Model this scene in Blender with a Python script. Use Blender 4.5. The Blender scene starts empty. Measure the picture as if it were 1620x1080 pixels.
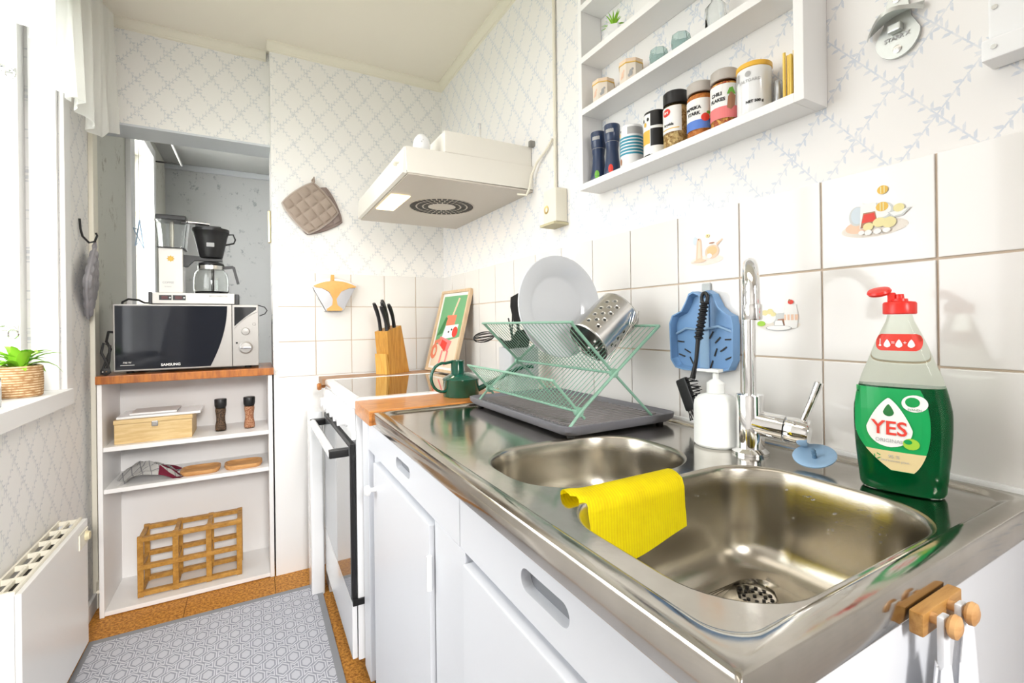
import bpy, bmesh, math, random
from mathutils import Vector, Matrix
random.seed(7)
PI = math.pi
sc = bpy.context.scene
COL = sc.collection
# ---------------------------------------------------------------- camera, world, lights, exposure
H = 1.05
YAW, ROLL, FPX = .5055, -.0126, 738.7
F = Vector((math.sin(YAW), math.cos(YAW), 0)); R0 = Vector((math.cos(YAW), -math.sin(YAW), 0)); U0 = Vector((0, 0, 1))
RX = R0*math.cos(ROLL) + U0*math.sin(ROLL); UX = -R0*math.sin(ROLL) + U0*math.cos(ROLL)
cam_d = bpy.data.cameras.new('camera'); cam = bpy.data.objects.new('camera', cam_d); COL.objects.link(cam)
cam.matrix_world = Matrix(((RX.x, UX.x, -F.x, 0), (RX.y, UX.y, -F.y, 0), (RX.z, UX.z, -F.z, H), (0, 0, 0, 1)))
cam_d.sensor_width = 36; cam_d.lens = FPX/1620*36; cam_d.shift_y = -(540-510.7)/1620; cam_d.clip_start = .01
sc.camera = cam
sc.view_settings.view_transform = 'Standard'; sc.view_settings.look = 'None'
sc.view_settings.gamma = 1; sc.view_settings.use_curve_mapping = False
sc.view_settings.exposure = 0.04
w = bpy.data.worlds.new('sky'); sc.world = w; w.use_nodes = True
bg = w.node_tree.nodes['Background']; bg.inputs[0].default_value = (.98, 1.0, 1.0, 1); bg.inputs[1].default_value = 4.5

def area(name, loc, target, sx, sy, power, col):
    d = bpy.data.lights.new(name, 'AREA'); d.shape = 'RECTANGLE'; d.size = sx; d.size_y = sy; d.energy = power; d.color = col
    o = bpy.data.objects.new(name, d); COL.objects.link(o); o.location = loc
    o.rotation_euler = (Vector(target)-Vector(loc)).to_track_quat('-Z', 'Y').to_euler(); return o
area('window_daylight', (-.82, 1.15, 1.5), (.1, 2.3, .9), 1.1, 1.3, 7, (1.0, 1.0, 1.0))
area('back_window_daylight', (-.66, 3.2, 1.5), (1, 3.3, 1.3), .55, 1.1, 17, (1.0, .985, .96))
area('rear_fill', (.30, -1.60, 1.10), (-.42, 1.9, .60), .8, 1.9, 5.5, (1.0, .975, .955))  # added frontal fill from behind the camera, the rear wall has no window
area('ceiling_fill', (-.15, .6, 2.22), (-.15, .6, 0), .6, 1.8, 5.5, (1.0, .945, .89))  # unseen panel added to even out the brightness, no ceiling fixture here
area('rear_soft_fill', (.12, -1.45, 1.75), (-.44, 2.2, -.05), .5, .5, 10.5, (1.0, .975, .95)).data.spread = math.radians(62)  # added narrow-beam fill that lifts the shelf unit and rug, no lamp there

# ---------------------------------------------------------------- helpers
WM = {}
def link(o): COL.objects.link(o); return o
def meta(o, label=None, cat=None, group=None, kind=None):
    if label: o['label'] = label
    if cat: o['category'] = cat
    if group: o['group'] = group
    if kind: o['kind'] = kind
    return o
def thing(name, label, cat, loc=(0, 0, 0), rz=0, group=None, rot=None):
    o = bpy.data.objects.new(name, None); o.empty_display_size = .02; link(o)
    o.location = loc; o.rotation_euler = rot if rot else (0, 0, rz)
    WM[o] = Matrix.Translation(Vector(loc)) @ o.rotation_euler.to_matrix().to_4x4()
    return meta(o, label, cat, group)
def obj(name, bm, m, parent=None, smooth=False, local=False, auto=None, **kw):
    """link bm as one mesh object; coordinates are world unless local"""
    bmesh.ops.recalc_face_normals(bm, faces=bm.faces)
    if parent is not None and not local: bm.transform(WM[parent].inverted())
    me = bpy.data.meshes.new(name); bm.to_mesh(me); bm.free()
    for x in (m if isinstance(m, (list, tuple)) else [m]): me.materials.append(x)
    o = bpy.data.objects.new(name, me); link(o)
    if parent is not None: o.parent = parent; WM[o] = WM[parent]
    else: WM[o] = Matrix()
    if smooth or auto:
        me.polygons.foreach_set('use_smooth', [True]*len(me.polygons))
        me.set_sharp_from_angle(angle=math.radians(auto or 40))
        if auto: o.modifiers.new('weighted_normals', 'WEIGHTED_NORMAL').keep_sharp = True
    return meta(o, **kw)
def struct(name, bm, m, parent=None, **kw):
    return obj(name, bm, m, parent, kind='structure' if parent is None else None, **kw)
def dup(o, parent=None, loc=None, rz=None, label=None):
    c = o.copy(); link(c); c.parent = parent; WM[c] = WM.get(parent, WM.get(o, Matrix()))
    if loc is not None: c.location = loc
    if rz is not None: c.rotation_euler = (0, 0, rz)
    if label: c['label'] = label
    for ch in list(o.children): dup(ch, c)
    return c
NB = bmesh.new
def V(*a): return Vector(a)
def box(bm, x0, x1, y0, y1, z0, z1, bev=0, seg=2, mi=0, M=None):
    vs = [bm.verts.new((x, y, z)) for x in (x0, x1) for y in (y0, y1) for z in (z0, z1)]
    fs = [bm.faces.new([vs[i] for i in q]) for q in ((0, 1, 3, 2), (4, 6, 7, 5), (0, 4, 5, 1), (2, 3, 7, 6), (0, 2, 6, 4), (1, 5, 7, 3))]
    for f in fs: f.material_index = mi
    if M is not None: bmesh.ops.transform(bm, matrix=M, verts=vs)
    if bev:
        es = list({e for f in fs for e in f.edges})
        r = bmesh.ops.bevel(bm, geom=es, offset=bev, segments=seg, affect='EDGES', profile=.6)
        for f in r['faces']: f.material_index = mi
    return bm
def bx(*a, **k): return box(NB(), *a, **k)
def ring_loft(bm, rings, close=True, cap0=True, cap1=True, mi=0):
    vr = [[bm.verts.new(p) for p in r] for r in rings]
    n = len(rings[0])
    for a, b in zip(vr, vr[1:]):
        for i in range(n if close else n-1):
            j = (i+1) % n
            try: bm.faces.new((a[i], a[j], b[j], b[i])).material_index = mi
            except ValueError: pass
    if cap0 and close: bm.faces.new(list(reversed(vr[0]))).material_index = mi
    if cap1 and close: bm.faces.new(vr[-1]).material_index = mi
    return vr
def tube(bm, pts, r, seg=10, caps=True, mi=0, flat=None):
    pts = [Vector(p) for p in pts]; n = len(pts)
    rs = r if isinstance(r, (list, tuple)) else [r]*n
    t0 = (pts[1]-pts[0]).normalized()
    up = Vector((0, 0, 1)) if abs(t0.z) < .9 else Vector((1, 0, 0))
    a = t0.cross(up).normalized(); rings = []
    for i, p in enumerate(pts):
        t = (pts[min(i+1, n-1)]-pts[max(i-1, 0)]).normalized()
        a = (a - t*a.dot(t)).normalized(); b = t.cross(a)
        fb = flat if flat else 1
        rings.append([p + (a*math.cos(2*PI*k/seg) + b*math.sin(2*PI*k/seg)*fb)*rs[i] for k in range(seg)])
    ring_loft(bm, rings, True, caps, caps, mi); return bm
def tb(pts, r, seg=10, **k): return tube(NB(), pts, r, seg, **k)
def lathe(bm, c, prof, seg=32, axis='Z', mi=0, M=None, mis=None):
    """prof: (r, h) pairs; c centre of h=0"""
    c = Vector(c); rings = []
    for r, h in prof:
        ring = []
        for k in range(seg):
            a = 2*PI*k/seg; x, y = max(r, 1e-5)*math.cos(a), max(r, 1e-5)*math.sin(a)
            p = Vector((x, y, h))
            if axis == 'Y': p = Vector((x, h, y))
            if axis == 'X': p = Vector((h, x, y))
            if M is not None: p = M @ p
            ring.append(c+p)
        rings.append(ring)
    vr = [[bm.verts.new(p) for p in r] for r in rings]
    for q, (a, b) in enumerate(zip(vr, vr[1:])):
        for i in range(seg):
            j = (i+1) % seg; f = bm.faces.new((a[i], a[j], b[j], b[i])); f.material_index = mis[q] if mis else mi
    bm.faces.new(list(reversed(vr[0]))).material_index = mis[0] if mis else mi
    bm.faces.new(vr[-1]).material_index = mis[-1] if mis else mi
    return bm
def lt(c, prof, seg=32, **k): return lathe(NB(), c, prof, seg, **k)
def prism(bm, poly, d, fr=None, mi=0):
    """poly [(u,v)], thickness d along n; fr=(origin,u,v,n)"""
    o, u, v, n = [Vector(q) for q in fr]
    a = [bm.verts.new(o+u*p[0]+v*p[1]) for p in poly]; b = [bm.verts.new(o+u*p[0]+v*p[1]+n*d) for p in poly]
    bm.faces.new(list(reversed(a))).material_index = mi; bm.faces.new(b).material_index = mi
    for i in range(len(poly)):
        j = (i+1) % len(poly); bm.faces.new((a[i], a[j], b[j], b[i])).material_index = mi
    return bm
def arc(cx, cy, r, a0, a1, n=12, ry=None):
    return [(cx+r*math.cos(math.radians(a0+(a1-a0)*i/n)), cy+(ry or r)*math.sin(math.radians(a0+(a1-a0)*i/n))) for i in range(n+1)]
def ell(cx, cy, rx, ry, n=24): return [(cx+rx*math.cos(2*PI*i/n), cy+ry*math.sin(2*PI*i/n)) for i in range(n)]
def rrect(x0, x1, y0, y1, r, n=8):
    o = []
    for cx, cy, a in ((x1-r, y1-r, 0), (x0+r, y1-r, 90), (x0+r, y0+r, 180), (x1-r, y0+r, 270)):
        o += [(cx+r*math.cos(math.radians(a+90*i/n)), cy+r*math.sin(math.radians(a+90*i/n))) for i in range(n+1)]
    return o
def decal(bm, poly, fn, k=0, mi=0, lift=.0003):
    """flat print: poly (u,v) laid on a surface by fn(u,v,lift); k = layer"""
    cu = sum(p[0] for p in poly)/len(poly); cv = sum(p[1] for p in poly)/len(poly)
    c = bm.verts.new(fn(cu, cv, lift*(k+1))); vs = [bm.verts.new(fn(p[0], p[1], lift*(k+1))) for p in poly]
    for i in range(len(vs)):
        bm.faces.new((c, vs[i], vs[(i+1) % len(vs)])).material_index = mi
def text(bm, s, size, u, v, fn, k=1, mi=0, lift=.0003, bold=0, sx=1.0, align='CENTER'):
    cu = bpy.data.curves.new('t', 'FONT'); cu.body = s; cu.size = size; cu.align_x = align; cu.align_y = 'CENTER'; cu.offset = bold; cu.resolution_u = 3
    o = bpy.data.objects.new('t', cu); me = bpy.data.meshes.new_from_object(o)
    vs = [bm.verts.new(fn(u+q.co.x*sx, v+q.co.y, lift*(k+1))) for q in me.vertices]
    for p in me.polygons:
        try: bm.faces.new([vs[i] for i in p.vertices]).material_index = mi
        except ValueError: pass
    bpy.data.objects.remove(o); bpy.data.curves.remove(cu); bpy.data.meshes.remove(me)
def plane_fn(o, u, v, n):
    o, u, v, n = [Vector(q) for q in (o, u, v, n)]
    return lambda a, b, l: o+u*a+v*b+n*l
def flat(name, bm, m, parent, **k):
    """like obj but keeps winding"""
    if not k.pop('local', False): bm.transform(WM[parent].inverted())
    me = bpy.data.meshes.new(name); bm.to_mesh(me); bm.free()
    for x in (m if isinstance(m, (list, tuple)) else [m]): me.materials.append(x)
    o = bpy.data.objects.new(name, me); link(o); o.parent = parent; WM[o] = WM[parent]; return meta(o, **k)

# ---------------------------------------------------------------- materials
class E:
    def __init__(s, nt, k): s.nt, s.k = nt, k
    def op(s, o, *b):
        n = s.nt.nodes.new('ShaderNodeMath'); n.operation = o
        for i, q in enumerate((s,)+b):
            if isinstance(q, E): s.nt.links.new(q.k, n.inputs[i])
            else: n.inputs[i].default_value = q
        return E(s.nt, n.outputs[0])
    def __add__(s, b): return s.op('ADD', b)
    def __sub__(s, b): return s.op('SUBTRACT', b)
    def __mul__(s, b): return s.op('MULTIPLY', b)
    def __truediv__(s, b): return s.op('DIVIDE', b)
    def abs(s): return s.op('ABSOLUTE')
    def sin(s): return s.op('SINE')
    def frac(s): return s.op('FRACT')
    def floor(s): return s.op('FLOOR')
    def mn(s, b): return s.op('MINIMUM', b)
    def mx(s, b): return s.op('MAXIMUM', b)
    def lt(s, b): return s.op('LESS_THAN', b)
    def gt(s, b): return s.op('GREATER_THAN', b)
    def ss(s, a, b, lo=0, hi=1):
        n = s.nt.nodes.new('ShaderNodeMapRange'); n.interpolation_type = 'SMOOTHSTEP'
        s.nt.links.new(s.k, n.inputs[0])
        for i, q in enumerate((a, b, lo, hi)): n.inputs[i+1].default_value = q
        return E(s.nt, n.outputs[0])
def hexc(c):
    if isinstance(c, str):
        c = [int(c[i:i+2], 16)/255 for i in (0, 2, 4)]; c = [x/12.92 if x <= .04045 else ((x+.055)/1.055)**2.4 for x in c]
    return (c[0], c[1], c[2], 1)
MC = {}
def mat(name, col, rough=.5, metal=0, trans=0, ior=1.45, coat=0, emit=0, spec=None, sss=0, alpha=1, bump=None):
    if name in MC: return MC[name]
    m = bpy.data.materials.new(name); m.use_nodes = True; MC[name] = m
    b = m.node_tree.nodes['Principled BSDF']; I = b.inputs
    I['Base Color'].default_value = hexc(col); I['Roughness'].default_value = rough; I['Metallic'].default_value = metal
    I['Transmission Weight'].default_value = trans; I['IOR'].default_value = ior; I['Coat Weight'].default_value = coat; I['Coat Roughness'].default_value = .05
    if spec is not None: I['Specular IOR Level'].default_value = spec
    if sss: I['Subsurface Weight'].default_value = sss; I['Subsurface Radius'].default_value = (.01, .01, .01)
    if emit: I['Emission Color'].default_value = hexc(col); I['Emission Strength'].default_value = emit
    I['Alpha'].default_value = alpha
    if bump: addbump(m, *bump)
    return m
def NT(m): return m.node_tree, m.node_tree.nodes['Principled BSDF']
def coord(nt, kind='Object'):
    tc = nt.nodes.new('ShaderNodeTexCoord'); sx = nt.nodes.new('ShaderNodeSeparateXYZ'); nt.links.new(tc.outputs[kind], sx.inputs[0])
    return tc.outputs[kind], E(nt, sx.outputs[0]), E(nt, sx.outputs[1]), E(nt, sx.outputs[2])
def noise(nt, scale, vec=None, stretch=None, detail=4, rough=.6):
    n = nt.nodes.new('ShaderNodeTexNoise'); n.inputs['Scale'].default_value = scale; n.inputs['Detail'].default_value = detail; n.inputs['Roughness'].default_value = rough
    if vec is None: vec = nt.nodes.new('ShaderNodeTexCoord').outputs['Object']
    if stretch:
        mp = nt.nodes.new('ShaderNodeMapping'); mp.inputs['Scale'].default_value = stretch; nt.links.new(vec, mp.inputs[0]); vec = mp.outputs[0]
    nt.links.new(vec, n.inputs['Vector']); return E(nt, n.outputs['Fac'])
def mix(nt, f, a, b):
    n = nt.nodes.new('ShaderNodeMix'); n.data_type = 'RGBA'
    if isinstance(f, E): nt.links.new(f.k, n.inputs[0])
    else: n.inputs[0].default_value = f
    for i, q in ((6, a), (7, b)):
        if isinstance(q, (tuple, list, str)): n.inputs[i].default_value = hexc(q)
        else: nt.links.new(q, n.inputs[i])
    return n.outputs[2]
def addbump(m, scale, strength=.3, dist=.002, stretch=None):
    nt, b = NT(m); n = noise(nt, scale, stretch=stretch); bp = nt.nodes.new('ShaderNodeBump')
    bp.inputs['Strength'].default_value = strength; bp.inputs['Distance'].default_value = dist
    nt.links.new(n.k, bp.inputs['Height']); nt.links.new(bp.outputs[0], b.inputs['Normal'])
def setcol(m, sock): nt, b = NT(m); nt.links.new(sock, b.inputs['Base Color'])

def wallpaper(name, axis, base, leaf, a=.05, b=.0625, u0=0., v0=0., amt=.62):
    m = mat(name, base, .75); nt, _ = NT(m); vec, x, y, z = coord(nt)
    u = ((y if axis == 'y' else x) - u0)/(2*a); v = (z - v0)/(2*b)
    tot = None
    for sgn in (1, -1):
        p = u+v if sgn == 1 else u-v
        t = (u-v if sgn == 1 else u+v)
        d = p - (p+.5).floor()                       # signed distance to the garland's line
        s = (t*9.0).frac()                            # leaf phase along the line
        side = ((t*4.5).frac()).gt(.5)*2.0 - 1.0      # leaves alternate sides
        dl = (d*side - (s*.115 + .006)).abs()
        lf = dl.lt(.036) * s.lt(.8)
        stem = d.abs().lt(.013)
        q = lf.mx(stem)
        tot = q if tot is None else tot.mx(q)
    nz = noise(nt, 60, vec, detail=2).ss(.35, .6)
    f = tot*(nz*.55+.45)*amt
    setcol(m, mix(nt, f, base, leaf)); return m
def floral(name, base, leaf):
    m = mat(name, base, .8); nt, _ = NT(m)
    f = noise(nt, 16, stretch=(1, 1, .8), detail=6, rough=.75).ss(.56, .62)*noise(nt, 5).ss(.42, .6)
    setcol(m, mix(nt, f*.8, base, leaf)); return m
def wood(name, c1, c2, scale=14, stretch=(1, 10, 1), rough=.45, coat=0.0):
    m = mat(name, c1, rough, coat=coat); nt, _ = NT(m)
    f = noise(nt, scale, stretch=stretch, detail=5, rough=.65).ss(.35, .68)
    setcol(m, mix(nt, f, c1, c2)); return m

WHITE = mat('white_paint', (.87, .865, .855), .4)
WHITE2 = mat('white_painted_wood', (.87, .86, .85), .35, bump=(9, .12, .004))
CAB = mat('cabinet_paint', (.70, .72, .76), .35, bump=(7, .15, .004))
CREAM = mat('cream_paint', (.84, .80, .68), .5)
CEIL = mat('ceiling_paint', (.92, .865, .76), .7)
ENAMEL = mat('white_enamel', (.86, .87, .88), .12, coat=.5)
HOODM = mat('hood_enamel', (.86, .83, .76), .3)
HOODU = mat('hood_underside_shade', (.62, .57, .50), .35)  # shade under the hood is put into this darker greige
RADM = mat('radiator_paint', (.86, .855, .84), .3)
TILE = mat('glazed_tile', (.80, .785, .76), .12, coat=.3, bump=(6, .1, .002))
GROUT = mat('tan_grout', (.66, .54, .42), .8)
SEAL = mat('white_sealant', (.85, .86, .86), .4)
BLACK = mat('black_plastic', (.012, .012, .013), .35)
DARK = mat('dark_gap', (.03, .028, .025), .6)
RUBBER = mat('black_rubber', (.02, .02, .02), .55)
CHROME = mat('chrome', (.80, .80, .80), .06, 1)
STEEL2 = mat('satin_steel', (.60, .59, .57), .25, 1)
GLASS = mat('clear_glass', (.97, .99, .98), .01, trans=1, ior=1.45)
PLASTIC = mat('clear_plastic', (.93, .95, .95), .03, trans=1, ior=1.25)
BLACKGL = mat('black_glass', (.012, .014, .018), .04, coat=1)
BRASS = mat('brass', (.62, .50, .26), .3, 1)
BLUE = mat('blue_plastic', (.17, .33, .58), .35)
BLUE2 = mat('pale_blue_plastic', (.27, .43, .62), .3)
GREENW = mat('sage_green_coated_wire', (.22, .40, .30), .4)
GREENE = mat('green_enamel', (.004, .075, .045), .15, coat=.6)
YELLOW = mat('yellow_sponge_cloth', (.95, .82, .01), .8)
LINEN = mat('white_linen', (.74, .76, .80), .9, bump=(120, .4, .001))
LEAF = mat('leaf_green', (.18, .48, .06), .5)
LEAF2 = mat('bright_leaf_green', (.30, .62, .04), .5)
SOIL = mat('soil', (.05, .03, .02), .9)
PORC = mat('white_porcelain', (.60, .62, .65), .12, coat=.4)
TRAYG = mat('grey_tray_plastic', (.16, .16, .18), .45)
RED = mat('red_plastic', (.78, .03, .02), .3)
SILV = mat('silver_plastic', (.37, .355, .335), .35, .3)
INKW = mat('print_white', (.88, .88, .86), .5); INKK = mat('print_black', (.02, .02, .02), .5); INKR = mat('print_red', (.75, .05, .03), .5)
INKG = mat('print_green', (.0, .32, .07), .4); INKY = mat('print_gold', (.80, .50, .08), .5); INKB = mat('print_blue', (.10, .22, .65), .5)
INKO = mat('print_orange', (.90, .42, .05), .5); INKP = mat('print_pink', (.85, .22, .22), .5); INKT = mat('print_teal', (.03, .28, .40), .5)
INKS = mat('print_sand', (.74, .60, .32), .5); INKGR = mat('print_grey', (.42, .42, .42), .5); INKDG = mat('print_dark_green', (.02, .18, .04), .4)
INKLG = mat('print_lime', (.35, .62, .05), .4); INKPE = mat('print_peach', (.85, .58, .42), .5); INKBR = mat('print_brown', (.42, .20, .11), .5)
INKPK = mat('print_pale_yellow', (.80, .72, .36), .5); INKLB = mat('print_pale_blue', (.62, .70, .76), .5)
WP_R = wallpaper('wallpaper_right', 'y', (.87, .855, .84), (.52, .59, .70), u0=.03, v0=.02)
WP_B = wallpaper('wallpaper_back', 'x', (.87, .855, .825), (.52, .56, .60), u0=.01, v0=.02)
WP_L = wallpaper('wallpaper_left', 'y', (.87, .855, .83), (.52, .54, .58), u0=.0, v0=.03)
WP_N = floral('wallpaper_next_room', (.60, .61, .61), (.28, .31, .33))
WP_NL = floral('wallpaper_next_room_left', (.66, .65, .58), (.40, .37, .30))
OAK = wood('oak_wood', (.55, .21, .045), (.30, .10, .02), 9, (1, 1, 9), .35, .3)
BOARDW = wood('teak_worktop', (.62, .25, .055), (.36, .12, .025), 14, (1.0, 12, 6), .35, .25)
SHELFTOP = wood('oiled_shelf_top', (.50, .17, .03), (.30, .09, .02), 10, (6, .6, 1), .35, .3)
BAMBOO = wood('bamboo_block', (.60, .31, .06), (.44, .20, .035), 12, (14, 14, 1), .4)
BAMBOO2 = wood('light_bamboo', (.72, .42, .10), (.60, .31, .06), 12, (14, 14, 1), .4)
PINE = wood('pale_pine', (.74, .55, .28), (.62, .42, .18), 10, (1, 8, 8), .5)
BEECH = wood('beech_tray', (.66, .36, .14), (.48, .22, .07), 10, (1, 12, 6), .5)
RACKW = wood('wine_rack_wood', (.55, .29, .06), (.38, .18, .03), 12, (4, 4, 4), .45)
FRAMEW = wood('birch_frame', (.72, .55, .36), (.62, .44, .27), 12, (8, 8, 1), .5)
KNOBW = wood('beech_knob', (.66, .38, .16), (.52, .26, .09), 20, (1, 1, 4), .4)
def basket_mat():
    m = mat('seagrass_basket', (.62, .42, .22), .8); nt, _ = NT(m); _, x, y, z = coord(nt)
    f = (z*900).sin().ss(-.6, .8)*noise(nt, 80).ss(.3, .6); setcol(m, mix(nt, f, (.38, .20, .08), (.76, .58, .36))); return m
BASKET = basket_mat()
def steel_mat():
    m = mat('stainless_steel', (.56, .53, .48), .2, 1); nt, b = NT(m)
    f = noise(nt, 30, stretch=(30, 1, 1), detail=3); g = noise(nt, 9)
    nt.links.new((f*.04+g*.14+.04).k, b.inputs['Roughness'])
    setcol(m, mix(nt, g.ss(.3, .7), (.47, .44, .39), (.58, .55, .50)))
    bp = nt.nodes.new('ShaderNodeBump'); bp.inputs['Strength'].default_value = .12; bp.inputs['Distance'].default_value = .003
    nt.links.new(noise(nt, 12).k, bp.inputs['Height']); nt.links.new(bp.outputs[0], b.inputs['Normal']); return m
STEEL = steel_mat()
def basin_mat():
    m = mat('brushed_basin_steel', (.45, .42, .36), .22, 1, bump=(60, .06, .002, (1, 1, 20))); return m
BASIN = basin_mat()
def cork_mat():
    m = mat('cork', (.62, .28, .06), .6); nt, _ = NT(m)
    f = noise(nt, 110, detail=5, rough=.7).ss(.35, .62); g = noise(nt, 30).ss(.62, .72)
    c = mix(nt, f, (.30, .10, .015), (.70, .33, .06)); setcol(m, mix(nt, g*.6, c, (.16, .06, .02))); return m
CORK = cork_mat()
def rug_mat():
    m = mat('rug_weave', (.40, .41, .47), .95, bump=(400, .5, .001)); nt, _ = NT(m); _, x, y, z = coord(nt)
    def hx(ox, oy):
        a = ((x/.066+ox).frac()-.5).abs(); b = ((y/.088+oy).frac()-.5).abs()
        return (a*1.15).mx(a*.62+b*.88)
    h = hx(0, 0).mn(hx(.5, .5)); ax = ((x/.0165).frac()).gt(.5)
    ln = h.gt(.375)*h.lt(.43); l2 = h.gt(.27)*h.lt(.33); inn = h.lt(.2)
    wv = noise(nt, 300, detail=1)*.25
    f = ln.mx(l2*.9).mx(inn*.75)+wv*.5
    c = mix(nt, f, (.30, .31, .36), (.64, .65, .70))
    bd = x.gt(.205).mx(y.gt(2.02)).mx(x.lt(-.475)); setcol(m, mix(nt, bd, c, (.30, .31, .33))); return m
RUG = rug_mat()
def sheer_mat():
    m = bpy.data.materials.new('sheer_curtain'); m.use_nodes = True; nt = m.node_tree; nt.nodes.clear()
    o = nt.nodes.new('ShaderNodeOutputMaterial'); a = nt.nodes.new('ShaderNodeBsdfTransparent'); d = nt.nodes.new('ShaderNodeBsdfDiffuse'); t = nt.nodes.new('ShaderNodeBsdfTranslucent')
    d.inputs[0].default_value = t.inputs[0].default_value = (.93, .93, .90, 1)
    m1 = nt.nodes.new('ShaderNodeMixShader'); m2 = nt.nodes.new('ShaderNodeMixShader'); m1.inputs[0].default_value = .55; m2.inputs[0].default_value = .80
    nt.links.new(d.outputs[0], m1.inputs[1]); nt.links.new(t.outputs[0], m1.inputs[2]); nt.links.new(a.outputs[0], m2.inputs[1]); nt.links.new(m1.outputs[0], m2.inputs[2])
    nt.links.new(m2.outputs[0], o.inputs[0]); return m
SHEER = sheer_mat()
def spice_mat(name, c1, c2, sc_=260):
    m = mat(name, c1, .6); nt, _ = NT(m); v = nt.nodes.new('ShaderNodeTexVoronoi'); v.inputs['Scale'].default_value = sc_
    nt.links.new(nt.nodes.new('ShaderNodeTexCoord').outputs['Object'], v.inputs['Vector'])
    setcol(m, mix(nt, E(nt, v.outputs['Color']).ss(.2, .8), c1, c2)); return m
SP1 = spice_mat('mixed_herbs', (.30, .16, .04), (.70, .52, .22)); SP2 = spice_mat('paprika_powder', (.50, .14, .02), (.62, .24, .05))
SP3 = spice_mat('chili_flakes', (.40, .05, .02), (.80, .45, .10)); SP4 = spice_mat('black_peppercorns', (.03, .02, .015), (.20, .12, .07), 330); SP5 = spice_mat('dried_flakes', (.42, .13, .05), (.72, .42, .25), 330)

# ================================================================ setting
XR, YB, XL, ZC = .834, 2.204, -.535, 2.24
cork_floor = struct('floor', bx(-.7, 1.3, -1.7, 4.15, -.06, -.004), mat('floor_underlay', (.10, .05, .02), .9))
t0 = bx(-.1492, .1492, -.1492, .1492, -.004, 0, bev=.0008, seg=1)
first = obj('cork_tile', t0, CORK, cork_floor, local=True)
k = 0
for i in range(5):
    for j in range(9):
        o = first if k == 0 else dup(first, cork_floor)
        o.location = (-.385+i*.3, -.2+j*.3, 0); k += 1
struct('ceiling', bx(-.7, .95, -1.7, 2.45, ZC, ZC+.06), CEIL)
wr = struct('wall_right', bx(XR, XR+.1, -1.7, 2.45, 0, ZC), WP_R)
struct('grout', bx(XR-.0015, XR+.001, -.32, YB, .8319, 1.2781), GROUT, wr)
wb = struct('wall_back', bx(.072, XR+.1, YB, 2.45, 0, ZC), WP_B)
struct('grout', bx(.092, XR, YB-.0015, YB+.001, .8319, 1.2781), GROUT, wb)
struct('plain_panel', bx(.0722, XR, YB-.002, YB, 0, .8319), WHITE, wb)
struct('bulkhead', bx(XL, .072, 2.30, 2.45, 1.84, ZC), [WP_B], wb)
struct('lintel_board', bx(XL, .072, 2.298, 2.452, 1.832, 1.8405), mat('grey_white_paint', (.62, .65, .68), .5), wb)
# tiles
zr = [(.8335, .9804), (.9834, 1.1304), (1.1334, 1.2781)]
protos = {}
def tile(par, axis, c, row):
    z0, z1 = zr[row]; key = (axis, row)
    if key not in protos:
        hz = (z1-z0)/2
        b = bx(-.005, 0, -.0735, .0735, -hz, hz, bev=.0012) if axis == 'x' else bx(-.0735, .0735, -.005, 0, -hz, hz, bev=.0012)
        o = obj('tile', b, TILE, par, local=True); protos[key] = o
    else: o = dup(protos[key], par)
    o.location = (XR, c, (z0+z1)/2) if axis == 'x' else (c, YB, (z0+z1)/2)
    o.location = Vector(o.location) + Vector((random.uniform(-.0003, .0003),)*3); WM[o] = Matrix.Translation(o.location)
    return o
tiles = {}
for row in range(3):
    for j in range(-4, 12): tiles['x', row, j] = tile(wr, 'x', .2804+.15*j+.075, row)
    hz = (zr[row][1]-zr[row][0])/2
    o = obj('tile', bx(-.005, 0, -.058, .058, -hz, hz, bev=.0012), TILE, wr, local=True); o.location = (XR, 2.1425, sum(zr[row])/2)
    for j in range(-1, 4): tiles['y', row, j] = tile(wb, 'y', .2374+.15*j+.075, row)
    o = obj('tile', bx(-.055, .002, -.005, 0, -hz, hz, bev=.0012), TILE, wb, local=True); o.location = (.826, YB, sum(zr[row])/2)
struct('trim_1', bx(.822, XR, .18, 1.96, .829, .838, bev=.003), SEAL)
struct('trim_2', bx(.824, XR, -.32, .185, .829, .836, bev=.002), SEAL)
# decor tile prints: u = -y direction (to the right as seen), v = z
def tprint(j, row, shapes):
    t = tiles['x', row, j]; b = NB(); n = .0003
    # local frame of the tile: face at x=-.005
    fn = plane_fn((-.0052, 0, 0), (0, -1, 0), (0, 0, 1), (-1, 0, 0))
    mats = []
    for kk, (m, poly) in enumerate(shapes):
        if m not in mats: mats.append(m)
        decal(b, poly, fn, kk*.35, mats.index(m), n)
    return flat('tile_print', b, mats, t, local=True)
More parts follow.
